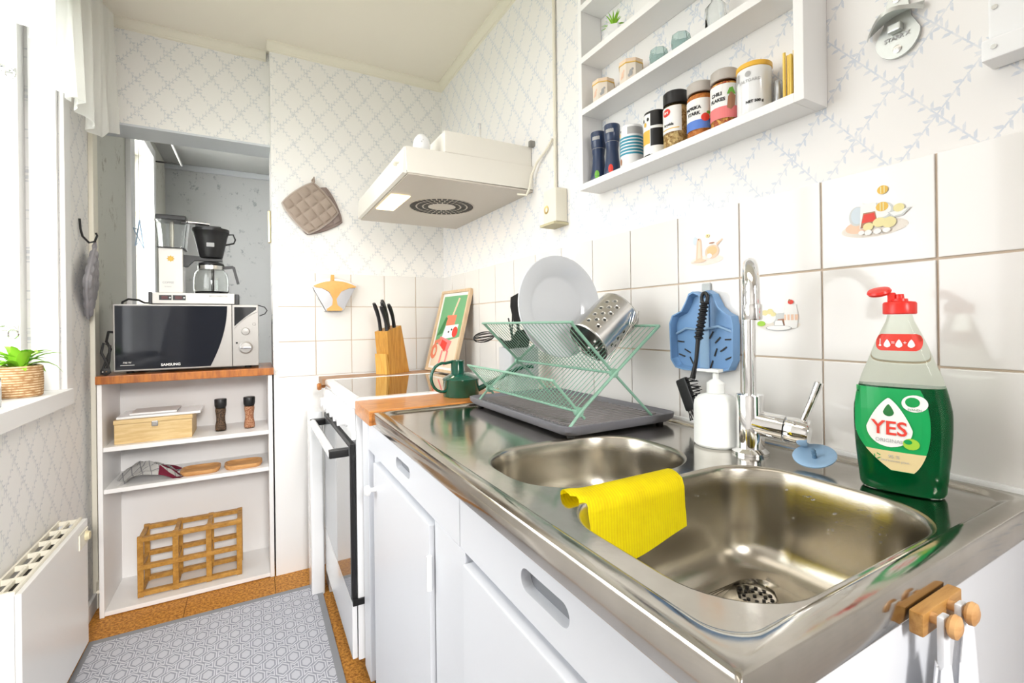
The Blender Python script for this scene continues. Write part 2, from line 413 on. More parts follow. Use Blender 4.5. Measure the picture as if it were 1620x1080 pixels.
# jug with lemons tile (tile j=0, top row)
def sh(m, p): return (m, [(a/1000., c/1000.) for a, c in p])
PALES = mat('print_shadow_beige', (.76, .70, .62), .4); PGREY = mat('print_soft_grey', (.60, .62, .61), .4)
tprint(0, 2, [sh(PALES, ell(0, -18, 44, 13)), sh(INKPE, ell(-22, -14, 16, 9)), sh(PGREY, ell(-22, 4, 11, 15)), sh(INKLB, ell(-21, 5, 9, 13)), sh(PGREY, ell(12, 6, 14, 13)), sh(INKW, ell(11, 7, 12, 11)),
    sh(INKW, [(-18, -17), (8, -17), (4, 21), (-12, 21), (-16, 26)]), sh(INKBR, [(-17, -16), (7, -16), (3, 7), (-13, 7)]), sh(INKR, [(-15, -8), (4, -8), (2, 5), (-12, 5)]),
    sh(INKY, ell(12, 12, 8, 7)), sh(INKPK, [(9, 6), (10.5, 6), (10.5, 18), (9, 18)]), sh(INKPK, [(13, 6), (14.5, 6), (14.5, 18), (13, 18)]), sh(INKY, ell(13, 37, 7, 6.5)), sh(INKPK, [(10, 32), (11.5, 32), (11.5, 42), (10, 42)]), sh(INKPK, [(14.5, 32), (16, 32), (16, 42), (14.5, 42)]),
    sh(PGREY, [(19, 2), (48, 4), (38, -6), (26, -7)]), sh(INKW, [(21, 1), (44, 3), (36, -4), (27, -5)]), sh(INKPK, ell(33, 6, 7, 6)), sh(INKPK, ell(-6, -15, 7, 6)), sh(INKPK, ell(9, -11, 9, 7)), sh(INKPK, ell(21, -13, 9, 8)),
    sh(INKW, ell(-6, -24, 5, 4)), sh(INKW, ell(6, -24, 5, 4)), sh(INKW, ell(-15, -23, 4, 3.5)), sh(INKW, ell(18, -24, 5, 3.5)), sh(INKGR, ell(0, -26, 1.2, 1)), sh(INKGR, ell(12, -27, 1.2, 1))])
tprint(2, 2, [sh(mat('print_pale_peach', (.82, .72, .64), .4), ell(0, -30, 40, 10)), sh(INKLB, ell(-28, 14, 6, 9)), sh(INKPE, [(-26, -28), (-10, -28), (-12, 12), (-16, 18), (-22, 16), (-24, 8)]), sh(mat('print_light_peach', (.88, .68, .54), .4), [(-22, -24), (-14, -24), (-15, 10), (-19, 13)]),
    sh(INKBR, ell(-19, 16, 1.6, 1.8)), sh(INKPE, ell(14, -14, 17, 14)), sh(mat('print_amber', (.84, .52, .26), .4), ell(14, -12, 12, 9)), sh(INKPE, [(26, -4), (40, 8), (38, 10), (24, 2)]), sh(INKBR, ell(14, 4, 7, 1.5)), sh(INKW, ell(8, -22, 6, 5)), sh(INKPK, ell(4, 20, 5, 4)), sh(INKBR, ell(4, 20, 1.4, 1.2)), sh(INKPE, ell(-16, -30, 15, 3))])
tprint(1, 1, [sh(PALES, ell(0, -16, 40, 9)), sh(PGREY, [(-8, 4), (22, 6), (26, -14), (-8, -14)]), sh(INKBR, [(-6, -18), (34, -18), (26, -4), (0, -6)]), sh(INKW, ell(-18, -2, 15, 12)), sh(INKPK, ell(-24, 6, 6, 5)), sh(INKPK, ell(-14, 8, 6, 5)), sh(INKPK, ell(-8, 3, 5, 4)), sh(INKLG, ell(-31, -14, 8, 5)),
    sh(INKW, [(14, -22), (34, -22), (37, -2), (33, 20), (15, 20), (11, -2)]), sh(INKPE, [(12, -8), (36, -8), (37, 2), (12, 2)]), sh(INKW, [(16, -8), (18, -8), (18, 2), (16, 2)]), sh(INKW, [(22, -8), (24, -8), (24, 2), (22, 2)]), sh(INKW, [(29, -8), (31, -8), (31, 2), (29, 2)]), sh(INKR, ell(24, 24, 5, 4)), sh(INKBR, ell(22, 27, 2, 2)),
    sh(INKGR, ell(2, -22, 24, 5)), sh(INKW, ell(2, -21.5, 22, 4.2)), sh(INKGR, [(-6, -18), (12, -18), (9, -8), (-4, -8)]), sh(INKW, [(-5, -17), (11, -17), (8.5, -8.5), (-3.5, -8.5)])])
# cove mouldings
def cove(bm, p0, p1, n, up=1):
    p0, p1, n = Vector(p0), Vector(p1), Vector(n)
    prof = [(0, 0), (.026, 0), (.026, -.006), (.019, -.009), (.013, -.016), (.010, -.026), (.006, -.028), (.006, -.034), (0, -.037)]
    ring_loft(bm, [[p + n*a + Vector((0, 0, b)) for a, b in prof] for p in (p0, p1)])
    return bm
struct('trim_3', cove(NB(), (XR, -1.7, ZC), (XR, YB, ZC), (-1, 0, 0)), CREAM, auto=50)
struct('trim_4', cove(NB(), (.060, YB, ZC), (XR, YB, ZC), (0, -1, 0)), CREAM, auto=50)
struct('trim_5', cove(NB(), (XL, 2.30, ZC), (.06, 2.30, ZC), (0, -1, 0)), CREAM, auto=50)
struct('trim_6', cove(NB(), (XL, -1.7, ZC), (XL, 2.3, ZC), (1, 0, 0)), CREAM, auto=50)
# left wall with window opening  Y .60..1.985  Z .857..2.08
WY0, WY1, WZ0, WZ1 = .55, 1.99, .83, 2.08
b = NB(); X0 = XL-.17
box(b, X0, XL, -1.7, WY0, 0, ZC); box(b, X0, XL, WY1, 2.30, 0, ZC); box(b, X0, XL, WY0, WY1, 0, WZ0); box(b, X0, XL, WY0, WY1, WZ1, ZC)
struct('wall_left', b, WP_L)
struct('wall_rear', bx(-.7, .95, -1.8, -1.7, 0, ZC), WHITE)
b = NB(); box(b, X0, XL, 2.30, 2.97, 0, 2.3); box(b, X0, XL, 3.52, 4.15, 0, 2.3); box(b, X0, XL, 2.97, 3.52, 0, .95); box(b, X0, XL, 2.97, 3.52, 2.08, 2.3)
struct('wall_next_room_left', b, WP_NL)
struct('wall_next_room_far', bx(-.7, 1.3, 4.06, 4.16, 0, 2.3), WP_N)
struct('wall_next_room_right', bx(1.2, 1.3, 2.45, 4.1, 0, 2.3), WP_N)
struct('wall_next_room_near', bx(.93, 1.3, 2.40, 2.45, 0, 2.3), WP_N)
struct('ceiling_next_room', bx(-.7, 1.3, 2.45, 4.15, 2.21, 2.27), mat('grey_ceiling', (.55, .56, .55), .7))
struct('trim_7', bx(XL, 1.2, 4.035, 4.06, 2.17, 2.21, bev=.006), mat('grey_white_paint', (.62, .65, .68), .5))
struct('baseboard_left', bx(XL, XL+.012, -1.7, 2.3, 0, .06, bev=.003), WHITE)
struct('trim_8', bx(XL, XL+.016, 2.285, 2.345, 0, 1.832, bev=.004), CREAM, auto=40)
struct('trim_9', bx(XL, XL+.022, 2.875, 2.97, .9, 2.13, bev=.005), WHITE, auto=40)
# kitchen window
wn = struct('window_1', bx(-.60, XL-.001, WY1-.018, WY1-.0005, WZ0+.028, WZ1-.001, bev=.002), WHITE)
struct('jamb_lining', bx(-.60, XL-.001, WY0+.0005, WY0+.018, WZ0+.028, WZ1-.001, bev=.002), WHITE, wn)
struct('head_lining', bx(-.60, XL-.001, WY0+.018, WY1-.018, WZ1-.019, WZ1-.001, bev=.002), WHITE, wn)
struct('window_casing', bx(XL, XL+.014, WY1-.004, WY1+.055, WZ0+.02, WZ1+.06, bev=.004), WHITE, wn)
struct('window_casing', bx(XL, XL+.014, WY0-.055, WY0+.004, WZ0+.02, WZ1+.06, bev=.004), WHITE, wn)
struct('window_casing', bx(XL, XL+.014, WY0+.004, WY1-.004, WZ1-.004, WZ1+.06, bev=.004), WHITE, wn)
struct('window_frame', bx(-.672, -.612, WY1-.050, WY1-.0005, WZ0+.02, WZ1-.001, bev=.003), WHITE, wn)
struct('window_frame', bx(-.672, -.612, WY0+.0005, WY0+.05, WZ0+.02, WZ1-.001, bev=.003), WHITE, wn)
struct('window_frame', bx(-.672, -.612, WY0+.05, WY1-.05, WZ0+.02, WZ0+.075, bev=.003), WHITE, wn)
struct('window_frame', bx(-.672, -.612, WY0+.05, WY1-.05, WZ1-.05, WZ1-.001, bev=.003), WHITE, wn)
struct('window_frame', bx(-.668, -.616, 1.235, 1.285, WZ0+.075, WZ1-.05, bev=.003), WHITE, wn)
struct('window_pane', bx(-.644, -.640, WY0+.045, WY1-.045, WZ0+.07, WZ1-.045), mat('window_glass', (1, 1, 1), 0, trans=1, ior=1.02), wn)
b = NB(); box(b, -.66, -.508, WY0-.07, WY1+.012, WZ0-.022, WZ0+.028, bev=.005); struct('window_sill', b, WHITE, wn, auto=40)
w2 = struct('window_2', bx(-.67, -.62, 2.972, 3.01, .95, 2.08, bev=.004), WHITE)
struct('window_frame', bx(-.67, -.62, 3.48, 3.518, .95, 2.08, bev=.004), WHITE, w2)
struct('window_frame', bx(-.67, -.62, 3.01, 3.48, 2.04, 2.079, bev=.004), WHITE, w2)
struct('window_frame', bx(-.67, -.62, 3.01, 3.48, .952, 1.0, bev=.004), WHITE, w2)
struct('window_frame', bx(XL, XL+.02, 3.50, 3.56, .92, 2.13, bev=.004), WHITE, w2)
struct('window_frame', bx(XL, XL+.02, 2.97, 3.50, 2.075, 2.13, bev=.004), WHITE, w2)
struct('window_pane', bx(-.648, -.644, 3.01, 3.48, 1.0, 2.04), mat('window_glass', (1, 1, 1), 0), w2)
rodt = thing('curtain_rail', 'thin white curtain rail high on the next room window wall', 'curtain rail', (-.40, 3.3, 2.0))
obj('rail', tb([(-.39, 2.9, 2.08), (-.39, 3.62, 2.08)], .006, 8), WHITE, rodt, smooth=True)
obj('bracket', tb([(-.535, 3.60, 2.08), (-.39, 3.60, 2.08)], .005, 8), DARK, rodt, smooth=True)
# outdoor greenery beyond the glass
struct('ground_outside', bx(-9, -.8, -4, 8, -.3, -.2), mat('lawn', (.20, .24, .14), .9))

# ================================================================ shelf unit in the doorway
su = thing('shelf_unit', 'white open shelf unit with orange-brown wooden top filling the doorway', 'shelf unit', (-.215, 2.35, 0))
obj('side_panel', bx(-.498, -.484, 2.200, 2.475, .001, .845, bev=.002), WHITE2, su)
obj('side_panel', bx(.050, .066, 2.200, 2.475, .001, .845, bev=.002), WHITE2, su)
obj('back_panel', bx(-.484, .050, 2.465, 2.475, .001, .845), WHITE2, su)
obj('bottom_panel', bx(-.484, .050, 2.202, 2.465, .004, .020, bev=.002), WHITE2, su)
obj('shelf', bx(-.484, .050, 2.210, 2.465, .597, .614, bev=.002), WHITE2, su)
obj('shelf', bx(-.484, .050, 2.210, 2.465, .444, .460, bev=.002), WHITE2, su)
obj('top_board', bx(-.500, .0715, 2.188, 2.52, .846, .876, bev=.003), SHELFTOP, su, label='orange-brown oiled wooden top board')
ZT = .876

# ================================================================ kitchen base cabinet
cb = thing('base_cabinet', 'white painted sink base cabinet with doors and slotted pulls', 'cabinet', (.55, .78, 0))
b = NB(); box(b, .285, .815, .198, 1.372, .08, .58); box(b, .285, .298, .198, 1.372, .58, .794); box(b, .298, .815, .76, 1.372, .58, .794)
obj('carcass', b, CAB, cb)
obj('plinth', bx(.33, .81, .21, 1.37, .001, .08), DARK, cb)
# front face frame with two slots cut: built from strips
b = NB()
def slotplate(b, y0, y1, z0, z1, s0, s1, sz0, sz1, xf, xb):
    r = (sz1-sz0)/2
    hole = [(p[0], p[1]) for p in rrect(s0, s1, sz0, sz1, r*.98, 6)]
    out = rrect(y0, y1, z0, z1, .0005, 6)
    A = [[b.verts.new((x, p[0], p[1])) for p in q] for x in (xf, xb) for q in (out, hole)]
    n = len(out)
    for i in range(n):
        j = (i+1) % n
        b.faces.new((A[0][i], A[0][j], A[1][j], A[1][i])); b.faces.new((A[2][i], A[2][j], A[3][j], A[3][i]))
        b.faces.new((A[1][i], A[1][j], A[3][j], A[3][i])); b.faces.new((A[0][i], A[0][j], A[2][j], A[2][i]))
slotplate(b, .66, 1.30, .712, .794, .918, 1.022, .738, .762, .270, .285)
obj('rail_panel', b, CAB, cb)
b = NB(); slotplate(b, .192, .658, .712, .794, .378, .474, .742, .768, .270, .285)
obj('rail_panel', b, CAB, cb)
obj('corner_stile', bx(.268, .285, 1.30, 1.372, .08, .794, bev=.002), CAB, cb)
obj('stile', bx(.270, .285, .640, .772, .08, .711, bev=.001), CAB, cb)
obj('slot_shadow', bx(.2830, .2849, .91, 1.03, .735, .765), mat('slot_shade_grey', (.22, .23, .25), .6), cb, label='painted grey shade behind the slotted pull'); obj('slot_shadow', bx(.2830, .2849, .37, .48, .738, .772), mat('slot_shade_grey', (.22, .23, .25), .6), cb, label='painted grey shade behind the slotted pull')  # grey sheets paint the shade inside the two slots
d = obj('door', bx(.262, .284, .780, 1.212, .10, .700, bev=.003), CAB, cb, auto=40)
obj('knob', lt((.262, 1.185, .640), [(.006, 0), (.005, -.012), (.012, -.016), (.013, -.022), (.009, -.027), (0, -.028)], 20, axis='X'), WHITE, d, smooth=True)
h = obj('hinge', tb([(.260, .775, .592), (.260, .775, .650)], .005, 10), ENAMEL, d, smooth=True)
d2 = obj('door', bx(.262, .284, .195, .632, .10, .700, bev=.003), CAB, cb, auto=40)
obj('end_panel', bx(.272, .828, .186, .196, .02, .794, bev=.001), CAB, cb)

# ================================================================ steel sink worktop
wt = thing('sink_worktop', 'brushed stainless steel worktop with two basins and draining board', 'sink', (.54, .68, .80))
N = 10
def R3(x0, x1, y0, y1, r, z): return [Vector((p[0], p[1], z)) for p in rrect(x0, x1, y0, y1, r, N)]
b = NB()
ox0, ox1, oy0, oy1 = .256, .829, .182, 1.188
rings = [R3(ox0+.002, ox1, oy0+.002, oy1, .002, .796), R3(ox0, ox1, oy0, oy1, .003, .800), R3(ox0, ox1, oy0, oy1, .003, .827), R3(ox0+.002, ox1-.002, oy0+.002, oy1-.002, .004, .8305), R3(ox0+.006, ox1-.004, oy0+.006, oy1-.004, .006, .8315),
         R3(ox0+.022, ox1-.014, oy0+.018, oy1-.012, .030, .8315), R3(ox0+.027, ox1-.018, oy0+.023, oy1-.016, .032, .8295), R3(ox0+.032, ox1-.022, oy0+.028, oy1-.02, .034, .826)]
ring_loft(b, rings, True, False, False)
obj('raised_rim', b, STEEL, wt, smooth=True)
B1 = (.322, .648, .503, .742); B2 = (.313, .690, .212, .480)
b = NB(); dz = .826
loops = [R3(ox0+.032, ox1-.022, oy0+.028, oy1-.02, .034, dz), R3(*B1, .10, dz), R3(*B2, .085, dz)]
es = []
for lp in loops:
    vs = [b.verts.new(p) for p in lp]
    for i in range(len(vs)): es.append(b.edges.new((vs[i], vs[(i+1) % len(vs)])))
bmesh.ops.triangle_fill(b, use_beauty=True, use_dissolve=False, edges=es)
obj('deck', b, STEEL, wt)
def basin(x0, x1, y0, y1, r, depth, dx, dy, dr, name='basin'):
    b = NB(); rings = []
    def rr(i, z, rad): return R3(x0+i, x1-i, y0+i, y1-i, max(rad, .01), z)
    for i, dzv, rad in ((0, 0, r), (.002, -.0006, r-.001), (.0045, -.003, r-.003), (.006, -.007, r-.004), (.008, -.03, r-.005), (.010, -depth*.62, r-.006)):
        rings.append(rr(i, dz+dzv, rad))
    fil = .045
    for q in range(1, 7):
        a = q/6*PI/2; rings.append(rr(.011+fil*(1-math.cos(a))*.95, dz-depth+fil*(1-math.sin(a))-.0, max(r-.01-fil*(1-math.cos(a)), .04)))
    base = rings[-1]; c = Vector((dx, dy, dz-depth-.006))
    circ = []
    for p in base:
        v = (p-c); v.z = 0; circ.append(c+v.normalized()*dr)
    for t in (.25, .5, .75, .92): rings.append([p.lerp(q, t)+Vector((0, 0, 0)) for p, q in zip(base, circ)])
    rings.append(circ); rings.append([p+Vector((0, 0, -.004)) for p in circ]); rings.append([c+(p-c)*.93+Vector((0, 0, -.005)) for p in circ])
    ring_loft(b, rings, True, False, False)
    o = obj(name, b, BASIN, wt, smooth=True)
    st = obj('strainer', lt((dx, dy, dz-depth-.0105), [(dr*.93, 0), (dr*.9, .001), (dr*.6, -.001), (dr*.3, -.001), (0, -.001)], 32), CHROME, o, smooth=True)
    h = NB()
    for n_, rad in ((12, .78), (8, .5), (1, 0)):
        for q in range(n_):
            a = q*2*PI/n_; lathe(h, (dx+math.cos(a)*dr*.93*rad, dy+math.sin(a)*dr*.93*rad, dz-depth-.0095), [(.0026, 0), (.0026, .0004)], 8)
    g = obj('strainer_holes', h, DARK, o, kind='stuff')
    return o
basin(*B1, .10, .115, .49, .63, .026)
basin(*B2, .085, .145, .598, .402, .029)
# water drops on the basin wall
b = NB()
for q in range(70):
    s = random.random(); x_ = random.uniform(.60, .6795); zz = .826-random.uniform(.02, .115)
    if s < .75: c = (.6795, random.uniform(.27, .42), zz)
    else: c = (random.uniform(.42, .60), .4695, zz)
    bmesh.ops.create_icosphere(b, subdivisions=1, radius=random.uniform(.0007, .0017), matrix=Matrix.Translation(c))
o = obj('water_drops', b, GLASS, None, smooth=True); meta(o, 'clear water drops clinging to the wall of the near sink basin', 'water', None, 'stuff')
# wooden counter piece
ww = thing('wooden_worktop', 'short orange-brown wooden worktop between sink and stove', 'worktop', (.54, 1.285, .80))
obj('slab', bx(.249, .828, 1.190, 1.376, .797, .835, bev=.003), BOARDW, ww, auto=40)

# ================================================================ stove
sv = thing('stove', 'white freestanding electric stove with black glass hob and oven door', 'stove', (.54, 1.67, 0))
obj('body', bx(.252, .826, 1.380, 1.950, .095, .812, bev=.003), ENAMEL, sv, auto=40)
obj('plinth', bx(.30, .81, 1.39, 1.94, .001, .095), DARK, sv)
b = NB(); rg = [R3(.243, .828, 1.378, 1.953, .008, .812), R3(.241, .829, 1.377, 1.954, .010, .818), R3(.241, .829, 1.377, 1.954, .010, .834), R3(.245, .826, 1.381, 1.950, .010, .839), R3(.268, .802, 1.408, 1.930, .010, .839), R3(.270, .800, 1.410, 1.928, .010, .8368)]
ring_loft(b, rg, True, True, True); obj('hob_frame', b, ENAMEL, sv, smooth=True)
hb = obj('hob_glass', bx(.271, .799, 1.411, 1.927, .8369, .8377), BLACKGL, sv, label='black ceramic glass hob surface')
pn = obj('control_panel', bx(.240, .252, 1.381, 1.951, .722, .811, bev=.003), ENAMEL, sv, auto=40)
for i in range(6):
    y_ = 1.462+i*.076; b = lt((.240, y_, .768), [(.021, 0), (.020, -.004), (.0165, -.006), (.015, -.020), (.013, -.022), (0, -.022)], 24, axis='X')
    box(b, .212, .226, y_-.0035, y_+.0035, .752, .784, bev=.002)
    obj('knob', b, ENAMEL, pn, smooth=True)
    obj('knob_mark', bx(.2395, .2399, y_-.012, y_+.012, .796, .798), INKGR, pn)
dr_ = obj('oven_door', bx(.236, .250, 1.384, 1.948, .262, .713, bev=.004), BLACK, sv, auto=40, label='black-edged glass oven door')
obj('door_glass', bx(.2345, .2358, 1.39, 1.942, .268, .70, bev=.0005), mat('grey_mirror_glass', (.30, .31, .32), .05, .6), dr_)
b = NB(); tube(b, [(.192, 1.41, .683), (.192, 1.92, .683)], .013, 16); obj('handle', b, ENAMEL, dr_, smooth=True, label='white round bar handle')
for y_ in (1.404, 1.902): obj('handle_bracket', bx(.182, .236, y_, y_+.022, .671, .696, bev=.005), BLACK, dr_, auto=40)
obj('drawer_front', bx(.236, .250, 1.384, 1.948, .100, .258, bev=.003), ENAMEL, sv, auto=40)
obj('drawer_latch', bx(.237, .270, 1.374, 1.383, .255, .272), BLACK, sv)

# narrow filler beyond the stove
fu = thing('filler_cabinet', 'narrow white cabinet with wooden top strip between stove and back wall', 'cabinet', (.5, 2.01, 0))
obj('carcass', bx(.250, .82, 1.958, 2.07, .001, .815, bev=.002), WHITE, fu)
obj('top_strip', bx(.232, .826, 1.956, 2.072, .816, .8400, bev=.003), wood('brown_ledge', (.42, .24, .12), (.30, .16, .08), 10, (1, 8, 4)), fu, label='brown wooden top strip')
obj('knob', lt((.25, 2.0, .806), [(.006, 0), (.006, -.014), (.013, -.018), (.015, -.026), (.010, -.032), (0, -.033)], 20, axis='X'), OAK, fu, smooth=True, label='brown wooden knob')
b = NB(); ring_loft(b, [R3(.186, .234, 1.96, 2.075, .008, z) for z in (.002, .70)]+[R3(.190, .233, 1.963, 2.072, .008, .712)])
o = obj('waste_bin', b, ENAMEL, None, smooth=True); meta(o, 'slim white upright panel bin standing at the far end of the stove', 'bin')

# ================================================================ hood
hd = thing('range_hood', 'cream-white metal cooker hood mounted on the right wall over the stove', 'cooker hood', (.62, 1.69, 1.495))
b = NB(); fr = ((0, 1.345, 0), (1, 0, 0), (0, 0, 1), (0, 1, 0))
prism(b, [(.400, 1.497), (XR-.001, 1.500), (XR-.001, 1.578), (.400, 1.574), (.395, 1.570)], .69, fr)
obj('body', b, HOODM, hd)
obj('bottom_plate', bx(.402, XR-.001, 1.347, 2.033, 1.492, 1.4975), HOODU, hd, label='underside plate with painted-in greige shade')
obj('upper_box', bx(.520, XR-.001, 1.352, 1.99, 1.5785, 1.646, bev=.004), HOODM, hd, auto=40)
b = NB(); prism(b, [(.388, 1.497), (.399, 1.494), (.399, 1.578), (.392, 1.572)], .68, ((0, 1.350, 0), (1, 0, 0), (0, 0, 1), (0, 1, 0)))
vs_ = obj('front_flap', b, HOODM, hd)
obj('flap_gap', bx(.3995, .4012, 1.349, 2.03, 1.5, 1.572), DARK, hd)
for y_ in (1.40, 1.425):
    obj('switch', lt((.391, y_, 1.545), [(.008, 0), (.008, -.008), (.005, -.012), (0, -.012)], 16, axis='X'), CREAM, hd, smooth=True)
b = NB(); box(b, .412, .478, 1.575, 1.80, 1.4885, 1.4918, bev=.002)
obj('lamp_cover', b, mat('hood_lamp', (1.0, .80, .45), .4, emit=3.2), hd, auto=40, label='lit warm lamp cover')
b = NB()
gx, gy = .628, 1.672
for ri, ro, n_ in ((.098, .118, 36), (.074, .092, 28), (.052, .068, 20)):
    for q in range(n_):
        a0, a1 = 2*PI*(q+.12)/n_, 2*PI*(q+.88)/n_
        prism(b, [(ri*math.cos(a0), ri*math.sin(a0)), (ro*math.cos(a0), ro*math.sin(a0)), (ro*math.cos(a1), ro*math.sin(a1)), (ri*math.cos(a1), ri*math.sin(a1))], .0006, ((gx, gy, 1.4912), (1, 0, 0), (0, 1, 0), (0, 0, 1)))
obj('fan_slots', b, DARK, hd, kind='stuff')
b = NB()
for a0, a1 in (((.405, 2.02), (.46, 2.02)),): pass
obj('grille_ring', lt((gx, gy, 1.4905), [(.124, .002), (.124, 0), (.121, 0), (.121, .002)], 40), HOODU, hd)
area('hood_lamp_light', (.445, 1.69, 1.483), (.445, 1.69, 0), .05, .2, .9, (1.0, .82, .55)).parent = None
o = thing('egg_timer', 'small white egg-shaped timer with face standing on the cooker hood', 'kitchen timer', (.462, 1.40, 1.578))
obj('shell', lt((0, 0, 0), [(.018, 0), (.026, .012), (.027, .026), (.023, .043), (.014, .056), (.005, .061), (0, .062)], 24), ENAMEL, o, smooth=True, local=True)
b = NB(); fn = plane_fn((-.010, -.0275, .028), (1, 0, 0), (0, 0, 1), (0, -1, 0))
for u_ in (-.003, .006): decal(b, ell(u_, .006, .0012, .0012, 8), fn)
decal(b, ell(.0015, 0, .0015, .002, 8), fn); flat('face_print', b, INKGR, o, local=True)
# cable and pipe
o = obj('wall_conduit', tb([(.826, 1.200, ZC-.055), (.826, 1.203, 1.46)], .005, 8), CREAM, None, smooth=True); meta(o, 'thin vertical cream cable conduit running down to the wall socket', 'conduit')
o = obj('hood_cable', tb([(.826, 1.215, 1.625), (.824, 1.25, 1.60), (.82, 1.30, 1.575), (.815, 1.325, 1.54), (.81, 1.33, 1.50), (.80, 1.335, 1.475), (.78, 1.36, 1.482)], .004, 8), CREAM, None, smooth=True); meta(o, 'cream power cable looping from conduit to the cooker hood', 'cable')
so = thing('wall_socket', 'small cream surface-mounted wall socket below the conduit', 'socket', (.815, 1.185, 1.40))
obj('box', bx(.790, XR, 1.150, 1.218, 1.352, 1.455, bev=.006), CREAM, so, auto=40)
obj('outlet_hole', lt((.7895, 1.200, 1.395), [(.013, .002), (.013, 0), (0, .001)], 20, axis='X'), BRASS, so, smooth=True)
obj('base_lip', bx(.780, XR, 1.146, 1.224, 1.343, 1.351, bev=.002), mat('olive_cream', (.55, .50, .32), .5), so)
o = obj('cable_clip', bx(.815, XR, 1.33, 1.345, 1.64, 1.66, bev=.003), mat('grey_metal', (.3, .29, .27), .4, .5), None); meta(o, 'tiny grey metal clip on the wall above the hood', 'clip')
o = obj('wall_stopper', bx(.82, XR, 1.75, 1.90, 1.62, 1.88, bev=.004), WP_R, None); meta(o, 'papered-over hatch cover on the right wall above the hood', 'hatch')

# ================================================================ microwave
mw = thing('microwave_oven', 'silver and black microwave oven standing on the shelf unit top', 'microwave', (-.218, 2.37, ZT))
X0, X1, Yf, Z0, Z1 = -.455, .018, 2.225, .887, 1.139
obj('casing', bx(X0, X1, Yf+.02, Yf+.285, Z0, Z1, bev=.004), SILV, mw, auto=40)
for x_ in (X0+.04, X1-.04):
    for y_ in (Yf+.05, Yf+.24): obj('foot', lt((x_, y_, ZT), [(.012, 0), (.012, Z0-ZT)], 16), RUBBER, mw)
sx = X0+.80*(X1-X0)
dfr = ((0, Yf, 0), (1, 0, 0), (0, 0, 1), (0, 1, 0))
do = obj('door', bx(X0, sx-.001, Yf, Yf+.0195, Z0, Z1, bev=.003), SILV, mw, auto=40)
cv = [(X0+(.765-.125*(t**1.9))*(X1-X0), Z1-.006-(Z1-Z0-.012)*t) for t in [i/12 for i in range(13)]]
b = NB(); prism(b, [(X0+.005, Z0+.006), (X0+.005, Z1-.006)]+cv, -.0012, ((0, Yf, 0), (1, 0, 0), (0, 0, 1), (0, 1, 0)))
obj('door_window', b, mat('dark_door_glass', (.012, .014, .02), .05, spec=.35), do, label='glossy black door window')
cp = obj('control_panel', bx(sx+.001, X1, Yf, Yf+.0195, Z0, Z1, bev=.003), SILV, mw, auto=40)
pw = X1-sx; b = NB(); prism(b, [(sx+.008, Z1-.010), (X1-.008, Z1-.010), (X1-.008, Z1-.020), (sx+pw*.5, Z1-.050), (sx+.008, Z1-.088)], -.001, dfr)
obj('display', b, BLACKGL, cp)
b = NB(); tube(b, [(sx+.006, Yf-.001, Z1-.098), (sx+pw*.3, Yf-.001, Z1-.070), (sx+pw*.6, Yf-.001, Z1-.047), (X1-.004, Yf-.001, Z1-.028)], .0018, 6); obj('panel_ridge', b, SILV, cp)
kx = sx+pw*.50
obj('dial', lt((kx, Yf, Z0+.142), [(.0155, 0), (.0150, -.004), (.013, -.009), (0, -.010)], 24, axis='Y'), SILV, cp, smooth=True)
dl = obj('timer_dial', lt((kx, Yf, Z0+.075), [(.026, 0), (.026, -.002), (.021, -.005), (.020, -.012), (0, -.013)], 28, axis='Y'), SILV, cp, smooth=True)
obj('dial_grip', bx(kx-.020, kx+.020, Yf-.019, Yf-.010, Z0+.071, Z0+.080, bev=.003), CHROME, dl, auto=40)
obj('button', lt((sx+pw*.83, Yf, Z0+.172), [(.006, 0), (.005, -.003), (0, -.003)], 16, axis='Y'), SILV, cp, smooth=True)
obj('release_button', bx(sx+.012, sx+.019, Yf-.002, Yf, Z0+.092, Z0+.099), BLACK, cp)
b = NB(); fn = plane_fn((0, Yf-.0013, 0), (1, 0, 0), (0, 0, 1), (0, -1, 0))
text(b, 'SAMSUNG', .0135, X0+.173, Z0+.019, fn, bold=.0003); text(b, '700 W', .009, X0+.04, Z0+.032, fn); decal(b, [(X0+.02, Z0+.022), (X0+.062, Z0+.022), (X0+.062, Z0+.0235), (X0+.02, Z0+.0235)], fn)
flat('door_lettering', b, INKW, do)
b = NB(); fn2 = plane_fn((0, Yf-.0002, 0), (1, 0, 0), (0, 0, 1), (0, -1, 0))
for q in range(11):
    a = math.radians(210-q*24); cx, cz = kx+.034*math.cos(a), Z0+.075+.034*math.sin(a); decal(b, ell(cx, cz, .0013, .0013, 6), fn2)
for q in range(9):
    a = math.radians(200-q*27); cx, cz = kx+.022*math.cos(a), Z0+.142+.022*math.sin(a); decal(b, ell(cx, cz, .001, .001, 6), fn2)
flat('dial_marks', b, INKGR, cp)
# cords
obj('power_cord', tb([(-.40, 2.50, 1.0), (-.47, 2.42, 1.03), (-.488, 2.32, 1.035), (-.484, 2.27, 1.00), (-.470, 2.262, .97), (-.480, 2.25, .93), (-.488, 2.24, .90), (-.475, 2.225, .885), (-.466, 2.218, .93), (-.462, 2.214, .985), (-.480, 2.212, .995), (-.487, 2.215, .96), (-.470, 2.214, .92), (-.463, 2.213, .885)], .0045, 8), RUBBER, mw, smooth=True, label='black coiled power cord')
pl = thing('power_plug', 'black round power plug with two pins lying left of the microwave', 'plug', (-.474, 2.205, ZT+.014))
obj('plug_body', lt((-.474, 2.222, ZT+.0155), [(.010, 0), (.014, -.008), (.0145, -.018), (.012, -.02), (0, -.02)], 18, axis='Y'), RUBBER, pl, smooth=True)
for dx in (-.005, .005): obj('pin', tb([(-.474+dx, 2.203, ZT+.0155), (-.474+dx, 2.194, ZT+.0155)], .0022, 8), CHROME, pl, smooth=True)

